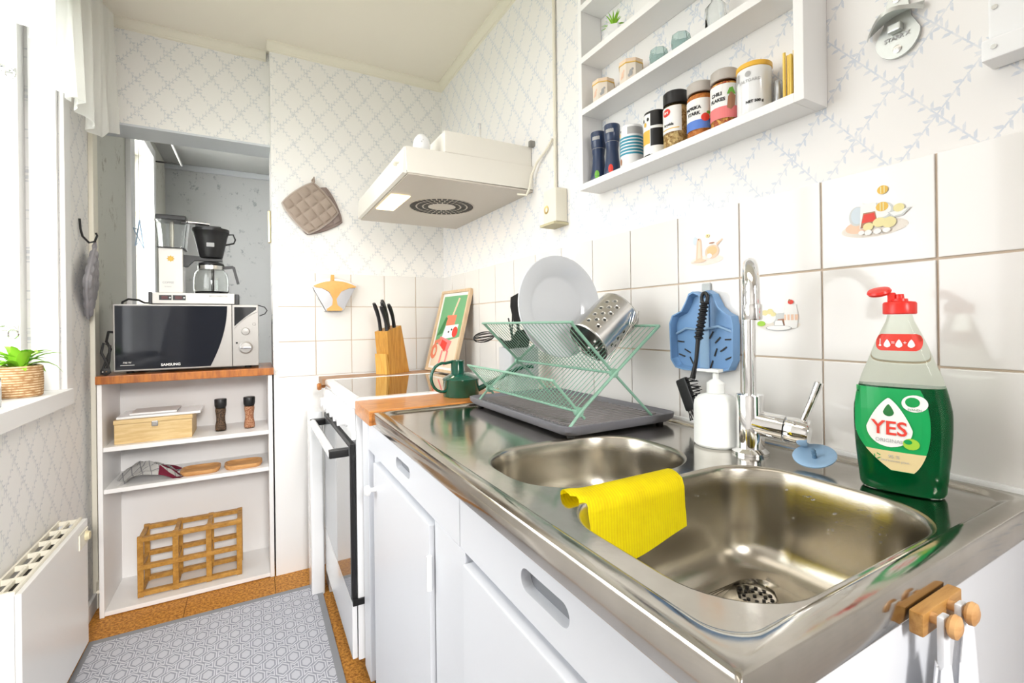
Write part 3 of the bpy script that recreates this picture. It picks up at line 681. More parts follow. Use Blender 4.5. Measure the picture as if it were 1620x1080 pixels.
# ================================================================ coffee maker
ZM = Z1+.0005
cm = thing('coffee_maker', 'cream and black filter coffee maker standing on top of the microwave', 'coffee maker', (-.21, 2.37, ZM))
CR = mat('cream_lacquer', (.80, .78, .74), .25, coat=.3)
yc = 2.375
obj('base', bx(-.352, -.070, yc-.055, yc+.055, ZM+.006, 1.190, bev=.003), CR, cm, auto=40)
obj('base_cap', bx(-.366, -.353, yc-.050, yc+.050, ZM+.004, 1.192, bev=.003), BLACK, cm, auto=40); obj('base_cap', bx(-.069, -.054, yc-.050, yc+.050, ZM+.004, 1.188, bev=.003), BLACK, cm, auto=40)
for x_ in (-.34, -.08): obj('foot', bx(x_-.01, x_+.01, yc-.05, yc+.05, ZM, ZM+.006), RUBBER, cm)
for x0, x1 in ((-.330, -.289), (-.285, -.242)):
    s_ = obj('switch_plate', bx(x0, x1, yc-.0565, yc-.055, 1.160, 1.180), BLACK, cm)
    obj('rocker_switch', bx(x0+.008, x1-.012, yc-.0580, yc-.0565, 1.164, 1.176, bev=.0005), mat('dark_red_switch', (.10, .02, .02), .3), s_); obj('switch_dot', lt((x1-.005, yc-.0565, 1.170), [(.003, 0), (.003, -.001)], 10, axis='Y'), ENAMEL, s_)
b = NB(); fn = plane_fn((0, yc-.0552, 0), (1, 0, 0), (0, 0, 1), (0, -1, 0)); text(b, 'MOCCAMASTER', .0092, -.128, 1.178, fn, bold=.0002); flat('base_lettering', b, INKGR, cm)
tw = obj('tower', bx(-.334, -.252, yc-.036, yc+.045, 1.190, 1.374, bev=.006), CR, cm, auto=40)
b = NB(); fn = plane_fn((0, yc-.0362, 0), (1, 0, 0), (0, 0, 1), (0, -1, 0)); decal(b, ell(-.293, 1.330, .010, .010, 20), fn); 
for q in range(8): decal(b, [(-.293+.009*math.cos(q*PI/4-.3), 1.33+.009*math.sin(q*PI/4-.3)), (-.293+.015*math.cos(q*PI/4), 1.33+.015*math.sin(q*PI/4)), (-.293+.009*math.cos(q*PI/4+.3), 1.33+.009*math.sin(q*PI/4+.3))], fn)
flat('gold_emblem', b, INKY, tw)
b = NB(); text(b, 'COFFEE', .011, -.302, 1.232, fn, bold=.0002); text(b, 'brewer', .008, -.302, 1.216, fn); flat('tower_lettering', b, INKGR, tw)
# tank
b = NB(); tap = [(x0, x1, z) for x0, x1, z in ((-.336, -.246, 1.376), (-.340, -.240, 1.44), (-.346, -.234, 1.487))]
ring_loft(b, [R3(x0, x1, yc-.044, yc+.05, .012, z) for x0, x1, z in tap]+[R3(x0+.003, x1-.003, yc-.041, yc+.047, .010, z) for x0, x1, z in reversed(tap)], True, False, True)
obj('water_tank', b, PLASTIC, cm, smooth=True, label='clear plastic water tank')
obj('tank_collar', bx(-.337, -.245, yc-.045, yc+.051, 1.3725, 1.3765, bev=.001), BLACK, cm)
obj('tank_pipe', tb([(-.292, yc, 1.377), (-.292, yc, 1.497)], .008, 14), mat('tinted_glass_tube', (.75, .70, .60), .1, trans=.6), cm, smooth=True)
obj('tank_lid', bx(-.341, -.239, yc-.047, yc+.053, 1.487, 1.508, bev=.006), BLACK, cm, auto=40)
obj('outlet_arm', tb([(-.26, yc, 1.490), (-.215, yc, 1.490), (-.16, yc, 1.487)], .007, 12), CHROME, cm, smooth=True)
b = NB(); prism(b, [(-.252, 1.302), (-.240, 1.302), (-.216, 1.330), (-.115, 1.330), (-.115, 1.340), (-.252, 1.352)], .03, ((0, yc-.015, 0), (1, 0, 0), (0, 0, 1), (0, 1, 0))); obj('basket_arm', b, BLACK, cm)
cx = -.156
bk = obj('filter_basket', lt((cx, yc, 0), [(.036, 1.341), (.042, 1.345), (.046, 1.36), (.060, 1.43), (.066, 1.452), (.068, 1.454), (.068, 1.466), (.064, 1.467), (.060, 1.45), (0, 1.44)], 32), BLACK, cm, smooth=True)
obj('basket_lid', bx(cx-.052, cx+.040, yc-.04, yc+.04, 1.466, 1.475, bev=.003), BLACK, cm)
obj('basket_handle', tb([(cx+.060, yc, 1.448), (cx+.082, yc, 1.450), (cx+.090, yc, 1.428), (cx+.084, yc, 1.412), (cx+.050, yc, 1.402)], .0035, 8), BLACK, bk, smooth=True)
b = NB(); cyf = lambda a, c, l: Vector((cx+(.055+l)*math.sin(a/.055), yc-(.055+l)*math.cos(a/.055), c))
decal(b, rrect(-.012, .015, 1.385, 1.402, .002, 3), lambda a, c, l: cyf(a, c, l-.0), 1, lift=.001); flat('basket_sticker', b, INKGR, bk)
ca = obj('carafe', lt((cx, yc, 0), [(.058, 1.193), (.063, 1.198), (.0645, 1.21), (.064, 1.25), (.060, 1.278), (.048, 1.292), (.046, 1.310), (.050, 1.312), (.044, 1.310), (.0445, 1.292), (.058, 1.275), (.062, 1.25), (.0625, 1.21), (.060, 1.2), (0, 1.197)], 32), GLASS, cm, smooth=True)
obj('carafe_band', lt((cx, yc, 0), [(.0475, 1.293), (.0485, 1.293), (.0485, 1.309), (.0475, 1.309)], 32), STEEL2, ca, smooth=True)
obj('carafe_lid', lt((cx, yc, 0), [(.044, 1.310), (.047, 1.313), (.046, 1.320), (.030, 1.326), (0, 1.327)], 28), BLACK, ca, smooth=True)
obj('carafe_tube', tb([(cx+.005, yc, 1.20), (cx+.005, yc, 1.31)], .006, 10), BLACK, ca, smooth=True)
b = NB(); prism(b, [(cx+.044, 1.297), (cx+.044, 1.309), (cx+.078, 1.314), (cx+.088, 1.308), (cx+.104, 1.236), (cx+.094, 1.234), (cx+.078, 1.302)], .014, ((0, yc-.007, 0), (1, 0, 0), (0, 0, 1), (0, 1, 0))); obj('carafe_handle', b, BLACK, ca)
obj('hot_plate', lt((cx, yc, 1.190), [(.060, 0), (.060, .0025), (0, .0025)], 28), BLACK, cm)
obj('power_cord', tb([(-.366, yc, 1.15), (-.385, 2.37, 1.150), (-.40, 2.355, 1.160), (-.43, 2.34, 1.163), (-.45, 2.35, 1.152), (-.462, 2.38, 1.12), (-.47, 2.42, 1.05)], .004, 8), RUBBER, cm, smooth=True, label='thin black power cord')
o = obj('cable_loop', tb([(-.05, 2.42, 1.144), (.02, 2.40, 1.144), (.045, 2.39, 1.135), (.054, 2.38, 1.12), (.045, 2.38, 1.105), (.024, 2.39, 1.096)], .0022, 8), RUBBER, None, smooth=True); meta(o, 'thin dark cable loop sticking out right of the microwave top', 'cord')

# ================================================================ things on the shelves
bxn = thing('wooden_box', 'pale wooden box with metal clasp on the upper shelf', 'box', (-.338, 2.33, .614))
obj('box_body', bx(-.459, -.218, 2.24, 2.41, .614, .688, bev=.002), PINE, bxn, auto=40)
obj('lid', bx(-.461, -.216, 2.238, 2.412, .6885, .704, bev=.002), PINE, bxn, auto=40)
obj('clasp', bx(-.346, -.326, 2.234, 2.238, .672, .692, bev=.003), STEEL2, bxn, auto=40)
o = thing('white_tray', 'thin white lidded tray lying on top of the wooden box', 'tray', (-.33, 2.34, .705))
obj('tray_body', bx(-.455, -.190, 2.25, 2.41, .7045, .714, bev=.003), ENAMEL, o, auto=40); obj('tray_cover', bx(-.42, -.27, 2.27, 2.40, .7145, .722, bev=.003), WHITE, o, auto=40)
def grinder(x, y, z, label, fill, name='spice_grinder'):
    t = thing(name, label, 'spice grinder', (x, y, z), 0)
    obj('glass_jar', lt((0, 0, 0), [(.0195, 0), (.021, .004), (.0205, .02), (.0165, .042), (.0165, .06), (.020, .085), (.019, .095), (0, .095)], 24), mat('jar_glass', (1, 1, 1), .02, trans=1, ior=1.08), t, smooth=True, local=True)
    obj('contents', lt((0, 0, .003), [(.0175, 0), (.019, .003), (.0185, .018), (.0150, .039), (.0150, .056), (.018, .080), (.0175, .090), (0, .091)], 20), fill, t, smooth=True, local=True)
    obj('grinder_cap', lt((0, 0, .096), [(.018, 0), (.0205, .004), (.022, .012), (.0225, .034), (.021, .037), (0, .037)], 24), BLACK, t, smooth=True, local=True)
    return t
grinder(-.125, 2.31, .614, 'glass grinder of black peppercorns with black cap on the upper shelf', SP4)
grinder(-.020, 2.31, .614, 'glass grinder of reddish flakes with black cap at the shelf right end', SP5)
# crumpled textile
b = NB(); nx, ny = 26, 16
g = []
for i in range(nx+1):
    row = []
    for j in range(ny+1):
        u_, v_ = i/nx, j/ny
        x_ = -.45+.19*u_+.02*math.sin(v_*7); y_ = 2.225+.15*v_+.012*math.sin(u_*9)
        zz = .4612+.062*math.sin(min(1, u_*1.15)*PI)**.8*(.55+.45*math.sin(v_*PI))+.006*math.sin(u_*22+v_*9)*math.sin(v_*PI)*math.sin(u_*PI)+.004*math.sin(v_*31)*math.sin(u_*PI)
        row.append(b.verts.new((x_, y_, zz)))
    g.append(row)
for i in range(nx):
    for j in range(ny): b.faces.new((g[i][j], g[i+1][j], g[i+1][j+1], g[i][j+1]))
bmesh.ops.solidify(b, geom=b.faces[:], thickness=-.003)
def cloth_mat():
    m = mat('checked_tea_towel', (.72, .71, .69), .9); nt, _ = NT(m); _, x, y, z = coord(nt)
    l1 = (x*38+y*10).frac().lt(.12); l2 = (y*34-x*6).frac().lt(.12)
    r_ = ((x*1.0+y*.5)*1.0 + z*2.5).gt(1.83)*x.gt(-.325)
    c = mix(nt, l1.mx(l2)*.7, (.74, .73, .71), (.22, .22, .25)); setcol(m, mix(nt, r_*((y*20).frac().gt(.3)), c, (.30, .03, .07))); return m
o = obj('tea_towels', b, cloth_mat(), None, smooth=True); meta(o, 'folded pile of white checked tea towels on the middle shelf', 'tea towel')
def bread_tray(x0, x1, label):
    b = NB(); z = .4605
    ring_loft(b, [R3(x0+.006, x1-.006, 2.236, 2.334, .03, z), R3(x0, x1, 2.230, 2.34, .036, z+.010), R3(x0, x1, 2.230, 2.34, .036, z+.017), R3(x0+.004, x1-.004, 2.234, 2.336, .032, z+.018), R3(x0+.012, x1-.012, 2.242, 2.328, .028, z+.011)])
    o = obj('wooden_tray', b, BEECH, None, smooth=True); meta(o, label, 'tray', 'wooden trays on the middle shelf')
bread_tray(-.262, -.126, 'left oblong beech tray next to the tea towels on the middle shelf')
bread_tray(-.112, .026, 'right oblong beech tray at the right end of the middle shelf')
# wine rack
wk = thing('wine_rack', 'honey-coloured wooden wine rack of six cells on the bottom shelf', 'wine rack', (-.225, 2.32, .021))
xs = [-.388, -.278, -.168, -.062]; zs = [.034, .134, .240]
for y_ in (2.255, 2.385):
    for x_ in xs: obj('upright', bx(x_-.0095, x_+.0095, y_-.006, y_+.006, .0205, .252, bev=.0015), RACKW, wk)
    for z_ in zs: obj('cross_bar', bx(-.397, -.053, y_-.010, y_+.010, z_-.0085, z_+.0085, bev=.0015), RACKW, wk)
for x_ in xs:
    for z_ in zs: obj('spacer_bar', bx(x_-.007, x_+.007, 2.265, 2.375, z_-.006, z_+.006), RACKW, wk)

# ================================================================ radiator, rug, sill plants, curtain
rd = thing('radiator', 'white panel radiator with slotted top grille under the kitchen window', 'radiator', (-.49, 1.68, .08))
obj('front_panel', bx(-.470, -.458, 1.440, 1.912, .078, .462, bev=.003), RADM, rd, auto=40)
obj('back_panel', bx(-.532, -.522, 1.45, 1.90, .09, .455, bev=.003), RADM, rd, auto=40)
obj('end_panel', bx(-.5225, -.4705, 1.442, 1.450, .08, .460, bev=.002), RADM, rd, auto=40); obj('end_panel', bx(-.5225, -.4705, 1.900, 1.910, .08, .460, bev=.002), RADM, rd, auto=40)
obj('dark_interior', bx(-.520, -.472, 1.452, 1.898, .35, .440), DARK, rd, label='dark interior under the grille')
gr = obj('top_grille', bx(-.500, -.494, 1.452, 1.898, .455, .466, bev=.001), CREAM, rd)
obj('grille_bar', bx(-.524, -.519, 1.444, 1.908, .455, .468), CREAM, gr); obj('grille_bar', bx(-.476, -.470, 1.444, 1.908, .455, .468), CREAM, gr)
for i in range(7): obj('grille_bar', bx(-.519, -.476, 1.448+i*.074, 1.454+i*.074, .455, .467), CREAM, gr)
th = obj('thermostat', bx(-.4575, -.4535, 1.82, 1.90, .395, .440, bev=.002), CREAM, rd, label='cream thermostat plate')
obj('thermostat_dial', lt((-.4535, 1.875, .420), [(.015, 0), (.012, .010), (0, .011)], 18, axis='X'), mat('old_ivory', (.70, .62, .40), .4), th, smooth=True)
for y_ in (1.52, 1.83): obj('bracket', bx(-.534, -.520, y_, y_+.02, .001, .30), RADM, rd)
b = bx(-.490, .226, -.45, 2.045, .0005, .008, bev=.002); o = obj('runner_rug', b, RUG, None); meta(o, 'grey runner rug with pale honeycomb pattern on the cork floor', 'rug')
o = obj('skirting_pipe', tb([(-.525, 2.32, .10), (-.50, 2.20, .10)], .006, 8), CREAM, None, smooth=True); meta(o, 'short thin cream pipe low between radiator and shelf unit', 'pipe')

def leaf(bm, base, az, L, lean, w_, droop=.6, n=6):
    d = Vector((math.cos(az), math.sin(az), 0)); s = Vector((-math.sin(az), math.cos(az), 0)); pts = []
    for i in range(n+1):
        t = i/n; ang = lean + droop*t*t
        p = Vector(base) + d*(L*t*math.sin(ang)) + Vector((0, 0, L*t*math.cos(ang)))
        ww_ = w_*math.sin(PI*(t*.93+.06))**.8
        pts.append((p-s*ww_/2+Vector((0, 0, ww_*.18)), p, p+s*ww_/2+Vector((0, 0, ww_*.18))))
    V_ = [[bm.verts.new(q) for q in r] for r in pts]
    for a, c in zip(V_, V_[1:]):
        for k_ in (0, 1): bm.faces.new((a[k_], a[k_+1], c[k_+1], c[k_]))
zs_ = WZ0+.0285
def basket_plant(x, y, r, h, label, nl, L, m_pot, m_leaf, seed, name='potted_plant', wl=.022, lean=(.15, 1.25)):
    rnd = random.Random(seed); t = thing(name, label, 'plant', (x, y, zs_))
    obj('pot', lt((x, y, zs_), [(r*.92, 0), (r, .004), (r*1.03, h*.5), (r, h-.002), (r-.003, h), (r-.006, h-.004), (r-.006, h-.012), (0, h-.012)], 28), m_pot, t, smooth=True)
    obj('soil', lt((x, y, zs_+h-.0115), [(r-.007, 0), (0, .002)], 20), SOIL, t)
    for i in range(nl):
        b = NB(); q = i/nl; leaf(b, (x+rnd.uniform(-.01, .01), y+rnd.uniform(-.01, .01), zs_+h-.012), rnd.uniform(0, 2*PI), L*(.6+.4*rnd.random()), lean[0]+(lean[1]-lean[0])*q, wl, rnd.uniform(.2, .8))
        obj('leaf', b, m_leaf, t, smooth=True)
    return t
basket_plant(-.585, 1.838, .050, .088, 'leafy green plant in a woven seagrass basket on the window sill', 34, .105, BASKET, LEAF2, 3)
basket_plant(-.575, 1.585, .038, .075, 'small succulent in a clear glass pot at the very left on the window sill', 14, .05, PLASTIC, LEAF2, 4, wl=.012)

# window catches
for z_, lab in ((1.823, 'upper metal window catch hook on the kitchen window frame'), (1.055, 'lower metal window catch hook on the kitchen window frame')):
    t = thing('window_catch', lab, 'window catch', (-.63, 1.93, z_), group='window catches')
    obj('hook_arm', tb([(-.66, 1.935, z_+.002), (-.64, 1.925, z_+.008), (-.625, 1.922, z_), (-.618, 1.92, z_-.004)], .0045, 8), CHROME, t, smooth=True)
    obj('hook_ring', tb([(-.622+.011*math.cos(a), 1.92, z_-.018+.014*math.sin(a)) for a in [i*2*PI/14 for i in range(15)]], .003, 8), CHROME, t, smooth=True)
    obj('catch_plate', bx(-.66, -.615, 1.930, 1.9365, z_-.008, z_+.010, bev=.002), CHROME, t)
# curtain
def curtain(name, label, ya, yb, hemf, xf, nfold, ztop=2.21, seed=0):
    b = NB(); nu, nv = 130, 14; G = []
    for i in range(nu+1):
        y_ = ya+(yb-ya)*i/nu; col = []
        for j in range(nv+1):
            t = j/nv; hz_ = hemf(y_); z_ = ztop+(hz_-ztop)*t
            amp = .006+.012*t
            ph = y_*2*PI*nfold
            x_ = xf(y_) + amp*math.sin(ph)+amp*.4*math.sin(ph*2.3+1+t*2)
            col.append(b.verts.new((x_, y_+.006*t*math.cos(ph), z_)))
        G.append(col)
    for i in range(nu):
        for j in range(nv): b.faces.new((G[i][j], G[i+1][j], G[i+1][j+1], G[i][j+1]))
    o = obj(name, b, SHEER, None, smooth=True); meta(o, label, 'curtain')
    return o
def lerp_tab(tab):
    def f(y):
        for (a, va), (c, vc) in zip(tab, tab[1:]):
            if y <= c: t = max(0, (y-a)/(c-a)); t = t*t*(3-2*t); return va+(vc-va)*t
        return tab[-1][1]
    return f
curtain('sheer_curtain', 'white sheer valance curtain gathered across the top of the kitchen window', .3, 1.97, lerp_tab([(.3, 1.75), (.9, 1.80), (1.3, 1.76), (1.47, 1.765), (1.60, 1.80), (1.75, 1.83), (1.80, 1.745), (1.97, 1.77)]), lambda y: -.488, 7)
curtain('sheer_curtain_end', 'hanging end fold of the white sheer curtain next to the doorway', 1.90, 2.215, lerp_tab([(1.90, 1.765), (1.99, 1.745), (2.02, 1.72), (2.10, 1.712), (2.13, 1.748), (2.215, 1.765)]), lambda y: -.478+.030*max(0, (y-1.95)/.26), 11)
ct = thing('curtain_rod', 'white curtain rod with gathered heading tape above the kitchen window', 'curtain rod', (-.48, 1.2, 2.2))
obj('rod', tb([(-.485, .2, 2.205), (-.485, 2.17, 2.205), (-.45, 2.215, 2.205)], .007, 10), WHITE, ct, smooth=True)
obj('rod_bracket', tb([(-.534, 2.1, 2.205), (-.485, 2.1, 2.205)], .005, 8), STEEL2, ct, smooth=True)

# ================================================================ wall hung things
def potholder_mesh(s=.088, th=.017, n=36, rad=.25):
    b = NB(); top = []
    for side in (1, -1):
        G = []
        for i in range(n+1):
            row = []
            for j in range(n+1):
                u_, v_ = 2*i/n-1, 2*j/n-1
                # squircle mapping for rounded corners
                k_ = 1-.11*(u_*u_*v_*v_)
                x_, y_ = u_*s*k_, v_*s*k_
                q = abs(math.sin(u_*PI*2))**.4*abs(math.sin(v_*PI*2))**.4
                e = max(abs(u_), abs(v_)); ed = 1 if e < .93 else .9
                row.append(b.verts.new((x_, y_, side*(th*.35+th*.4*q*(e < .93))*ed)))
            G.append(row)
        for i in range(n):
            for j in range(n):
                f_ = (G[i][j], G[i+1][j], G[i+1][j+1], G[i][j+1]); b.faces.new(f_)
        top.append(G)
    A, B_ = top
    rim = lambda G: [G[i][0] for i in range(n)]+[G[n][j] for j in range(n)]+[G[n-i][n] for i in range(n)]+[G[0][n-j] for j in range(n)]
    ra, rb = rim(A), rim(B_)
    for i in range(len(ra)): j = (i+1) % len(ra); b.faces.new((ra[i], ra[j], rb[j], rb[i]))
    return b
PH1 = mat('taupe_quilted_cotton', (.36, .29, .24), .95, bump=(150, .5, .001)); PH2 = mat('taupe_quilted_cotton_dark', (.27, .21, .19), .95); PHB = mat('light_grey_piping', (.47, .41, .37), .9)
PH3 = mat('grey_cotton', (.33, .32, .34), .95)
def potholder(label, M, m, loop=True):
    t = thing('potholder', label, 'pot holder'); t.matrix_basis = M; WM[t] = M
    obj('quilted_pad', potholder_mesh(), m, t, smooth=True, local=True)
    s = .088; pts = []
    for i in range(41):
        a = i/40*4; k_ = int(a) % 4; f_ = a-int(a); c4 = [(-1, -1), (1, -1), (1, 1), (-1, 1), (-1, -1)]
        u_, v_ = c4[k_][0]+(c4[k_+1][0]-c4[k_][0])*f_, c4[k_][1]+(c4[k_+1][1]-c4[k_][1])*f_
        q = 1-.11*u_*u_*v_*v_; pts.append((u_*s*q, v_*s*q, 0))
    obj('piping', tb(pts, .0048, 8, caps=False), PHB if m == PH1 else m, t, smooth=True, local=True)
    if loop: obj('hanging_loop', tb([(s*.83, s*.83, 0), (s*.98, s*.92, .003), (s*1.10, s*1.06, 0), (s*.94, s*1.0, -.003), (s*.83, s*.83, 0)], .0045, 8), m, t, smooth=True, local=True)
    return t
# front faces -Y: local z -> -Y, diagonal up
def wallM(x, y, z, ang, n='y'):
    if n == 'y': B_ = Matrix(((1, 0, 0, 0), (0, 0, -1, 0), (0, 1, 0, 0), (0, 0, 0, 1)))
    else: B_ = Matrix(((0, 0, 1, 0), (-1, 0, 0, 0), (0, 1, 0, 0), (0, 0, 0, 1)))
    return Matrix.Translation((x, y, z)) @ B_ @ Matrix.Rotation(ang, 4, 'Z')
potholder('front taupe quilted pot holder hanging on the back wall', wallM(.222, 2.184, 1.557, math.radians(40)), PH1)
potholder('rear darker taupe pot holder peeking out behind the front one', wallM(.246, 2.198, 1.551, math.radians(24)), PH2, False)
o = obj('wall_nail', tb([(.232, 2.205, 1.683), (.232, 2.178, 1.685)], .002, 6), STEEL2); meta(o, 'small metal nail holding the taupe pot holders', 'nail')
Ml = Matrix.Translation((-.512, 2.215, 1.212)) @ Matrix.Rotation(math.radians(6), 4, 'Z') @ Matrix.Diagonal((1, 1.05, 1.22, 1)) @ Matrix(((0, 0, 1, 0), (-1, 0, 0, 0), (0, -1, 0, 0), (0, 0, 0, 1))) @ Matrix.Rotation(math.radians(225), 4, 'Z')
potholder('grey pot holder hanging from a black hook beside the kitchen window', Ml, PH3)
o = obj('wall_hook', tb([(-.530, 2.165, 1.435), (-.528, 2.165, 1.40), (-.524, 2.17, 1.375), (-.510, 2.185, 1.355), (-.498, 2.20, 1.362), (-.493, 2.21, 1.385), (-.497, 2.212, 1.395)], .0035, 8), BLACK, None, smooth=True); meta(o, 'black metal S-shaped hook on the left wall', 'hook')

# coffee filter holder
ORW = wood('orange_birch', (.78, .42, .12), (.70, .34, .08), 8, (1, 1, 1), .35)
ch = thing('filter_holder', 'fan-shaped orange wood and steel coffee filter holder on the tiled back wall', 'filter holder', (.31, 2.18, 1.19))
def PY(poly, y, d, bm=None): return prism(bm or NB(), poly, d, ((0, y, 0), (1, 0, 0), (0, 0, 1), (0, 1, 0)))
fx, fz = .312, 1.10
top_ = arc(fx, 1.07, .186, 121, 59, 14)
STEEL3 = mat('dark_satin_steel', (.34, .34, .35), .3, 1)
obj('back_plate', PY([(.272, 1.112), (.350, 1.112)]+[(p[0]*1.0, p[1]) for p in reversed(top_)], 2.190, .006), STEEL2, ch)
obj('wood_front', PY([(.282, 1.113), (.340, 1.113), (.345, 1.121), (.323, 1.138), (.319, 1.165), (.340, 1.198), (.372, 1.213), (.398, 1.216)]+[(p[0]+.002, p[1]-.006) for p in reversed(arc(fx, 1.07, .180, 119, 60, 12))]+[(.226, 1.222), (.236, 1.214), (.262, 1.211), (.290, 1.196), (.305, 1.165), (.302, 1.138), (.279, 1.121)][::1], 2.160, .008), ORW, ch, label='orange wooden front')
for s_ in (-1, 1):
    pts = [(fx+s_*.003, 1.135), (fx+s_*.004, 1.165), (fx+s_*.022, 1.195), (fx+s_*.052, 1.213), (fx+s_*.088, 1.217), (fx+s_*.062, 1.165), (fx+s_*.034, 1.113)]
    obj('steel_side', PY(pts, 2.168, .014), STEEL3, ch)
obj('hanging_tab', PY([(.298, 1.247), (.316, 1.247), (.314, 1.272), (.301, 1.272)], 2.185, .004), BAMBOO2, ch)

# brass plate in the doorway, star
o = obj('brass_door_plate', bx(.0605, .0712, 2.30, 2.325, 1.415, 1.555, bev=.003), BRASS, None); meta(o, 'narrow brass plate on the right side of the doorway', 'door plate')
st = thing('star_ornament', 'pale blue wire star hanging in the next room window', 'ornament', (-.50, 2.98, 1.52))
pts = []
for i in range(6):
    a = PI/2+i*4*PI/5; pts.append((-.50+.05*math.cos(a)*.3, 2.98+.075*math.cos(a), 1.52+.075*math.sin(a)))
obj('star_wire', tb(pts, .0035, 6), mat('pale_blue_paint', (.45, .58, .72), .4), st); obj('string', tb([(-.5, 2.98, 1.59), (-.5, 2.98, 2.05)], .001, 5), DARK, st)

# ================================================================ knife block + knives
kb = thing('knife_block', 'golden bamboo knife block standing on the ledge behind the hob', 'knife block', (.525, 2.020, .8405), math.radians(33))
def kpoly(x0, x1, xt0, xt1, z0, zt0, zt1): return [(x0, z0), (x1, z0), (xt1, zt1), (xt0, zt0)]
LF = ((0, -.034, 0), (1, 0, 0), (0, 0, 1), (0, 1, 0))
obj('block', prism(NB(), [(-.050, .0), (.068, .0), (.018, .205), (-.070, .180)], .068, LF), BAMBOO, kb, local=True)
obj('front_step', prism(NB(), [(-.068, 0), (-.0505, 0), (-.0650, .085), (-.074, .087)], .060, ((0, -.030, 0), (1, 0, 0), (0, 0, 1), (0, 1, 0))), BAMBOO2, kb, local=True, label='lighter front step')
kp = [(-.052, -.018, .185, .115), (-.052, .018, .187, .128), (-.030, -.004, .192, .128), (-.008, -.018, .198, .112), (-.004, .018, .20, .130)]
for n_, (x_, y_, z_, L) in enumerate(kp):
    Mk = WM[kb]; p0 = Mk @ Vector((x_, y_, z_-.004)); dirv = (Mk.to_3x3() @ Vector((-.28, 0, 1))).normalized(); sd = (Mk.to_3x3() @ Vector((1, 0, .28))).normalized()
    pos = ['at the front left corner', 'at the back left corner', 'in the middle', 'at the front right', 'at the back right']
    t = thing('kitchen_knife', f'black-handled kitchen knife {pos[n_]} of the bamboo block', 'knife', p0, group='knives in the block')
    pts = [p0+dirv*L*q*.95+sd*(.007*math.sin(q*PI)-.004*q) for q in (0, .12, .3, .5, .7, .88, 1)]
    obj('handle', tb(pts, [.0125, .0125, .0115, .0125, .0135, .0140, .010], 10, flat=.6), BLACK, t, smooth=True)
    obj('bolster', tb([p0-dirv*.006, p0+dirv*.004], .0085, 10, flat=.4), STEEL2, t, smooth=True)

# ================================================================ picture frame in the corner
B0, B1_ = Vector((.690, 2.060, .8405)), Vector((.722, 1.800, .8405)); T0 = Vector((.795, 2.100, 1.200)); u_ = (B1_-B0); Wf = u_.length; u_.normalize()
v_ = (T0-B0); Hf = v_.length; v_.normalize(); n_ = u_.cross(v_).normalized()
if n_.x > 0: n_ = -n_
pf = thing('picture_frame', 'birch-framed food poster leaning in the corner behind the hob', 'picture', B0)
frm = (B0, u_, v_, -n_)
ft = .012
obj('backing', prism(NB(), [(.004, .004), (Wf-.004, .004), (Wf-.004, Hf-.004), (.004, Hf-.004)], .006, (B0+n_*0, u_, v_, -n_)), FRAMEW, pf)
for a0, a1, c0, c1 in ((0, ft, 0, Hf), (Wf-ft, Wf, 0, Hf), (ft, Wf-ft, 0, ft), (ft, Wf-ft, Hf-ft, Hf)):
    obj('frame_bar', prism(NB(), [(a0, c0), (a1, c0), (a1, c1), (a0, c1)], .016, (B0+n_*.010, u_, v_, -n_)), FRAMEW, pf)
b = NB(); fn = plane_fn(B0+n_*.0015, u_, v_, n_); ms = [INKW, mat('poster_green', (.16, .42, .20), .5), mat('poster_cream', (.80, .66, .50), .5), INKR, INKDG, INKPE, INKBR, mat('poster_coral', (.78, .22, .12), .5), INKK, INKP]
def pr(k_, mi, poly): decal(b, [(ft+p[0]*(Wf-2*ft), ft+p[1]*(Hf-2*ft)) for p in poly], fn, k_, mi, .00025)
pr(0, 0, [(0, 0), (1, 0), (1, 1), (0, 1)]); pr(1, 1, [(.06, .30), (.94, .42), (.94, .96), (.06, .96)]); pr(1, 2, [(.06, .03), (.94, .03), (.94, .42), (.06, .30)])
pr(2, 7, [(.36, .56), (.68, .56), (.70, .70), (.34, .70)]); pr(2, 5, [(.52, .70), (.58, .70), (.70, .92), (.64, .93)]); pr(3, 4, [(.08, .42), (.28, .46), (.38, .66), (.30, .68)])
pr(3, 0, [(.28, .38), (.80, .42), (.84, .58), (.36, .56)]); pr(4, 3, ell(.75, .48, .10, .07, 12)); pr(4, 9, [(.20, .32), (.62, .22), (.72, .36), (.24, .42)]); pr(5, 3, [(.30, .30), (.52, .22), (.56, .34), (.34, .38)])
pr(4, 7, ell(.10, .22, .12, .10, 14)); pr(5, 2, ell(.12, .22, .05, .05, 10)); pr(4, 9, [(.36, .05), (.42, .05), (.46, .24), (.40, .24)]); pr(4, 9, [(.58, .05), (.64, .05), (.66, .24), (.60, .24)]); pr(5, 8, ell(.52, .48, .03, .015, 8)); pr(5, 8, ell(.62, .51, .03, .015, 8)); pr(5, 7, [(.06, .36), (.3, .40), (.3, .36), (.06, .30)])
flat('poster_print', b, ms, pf)

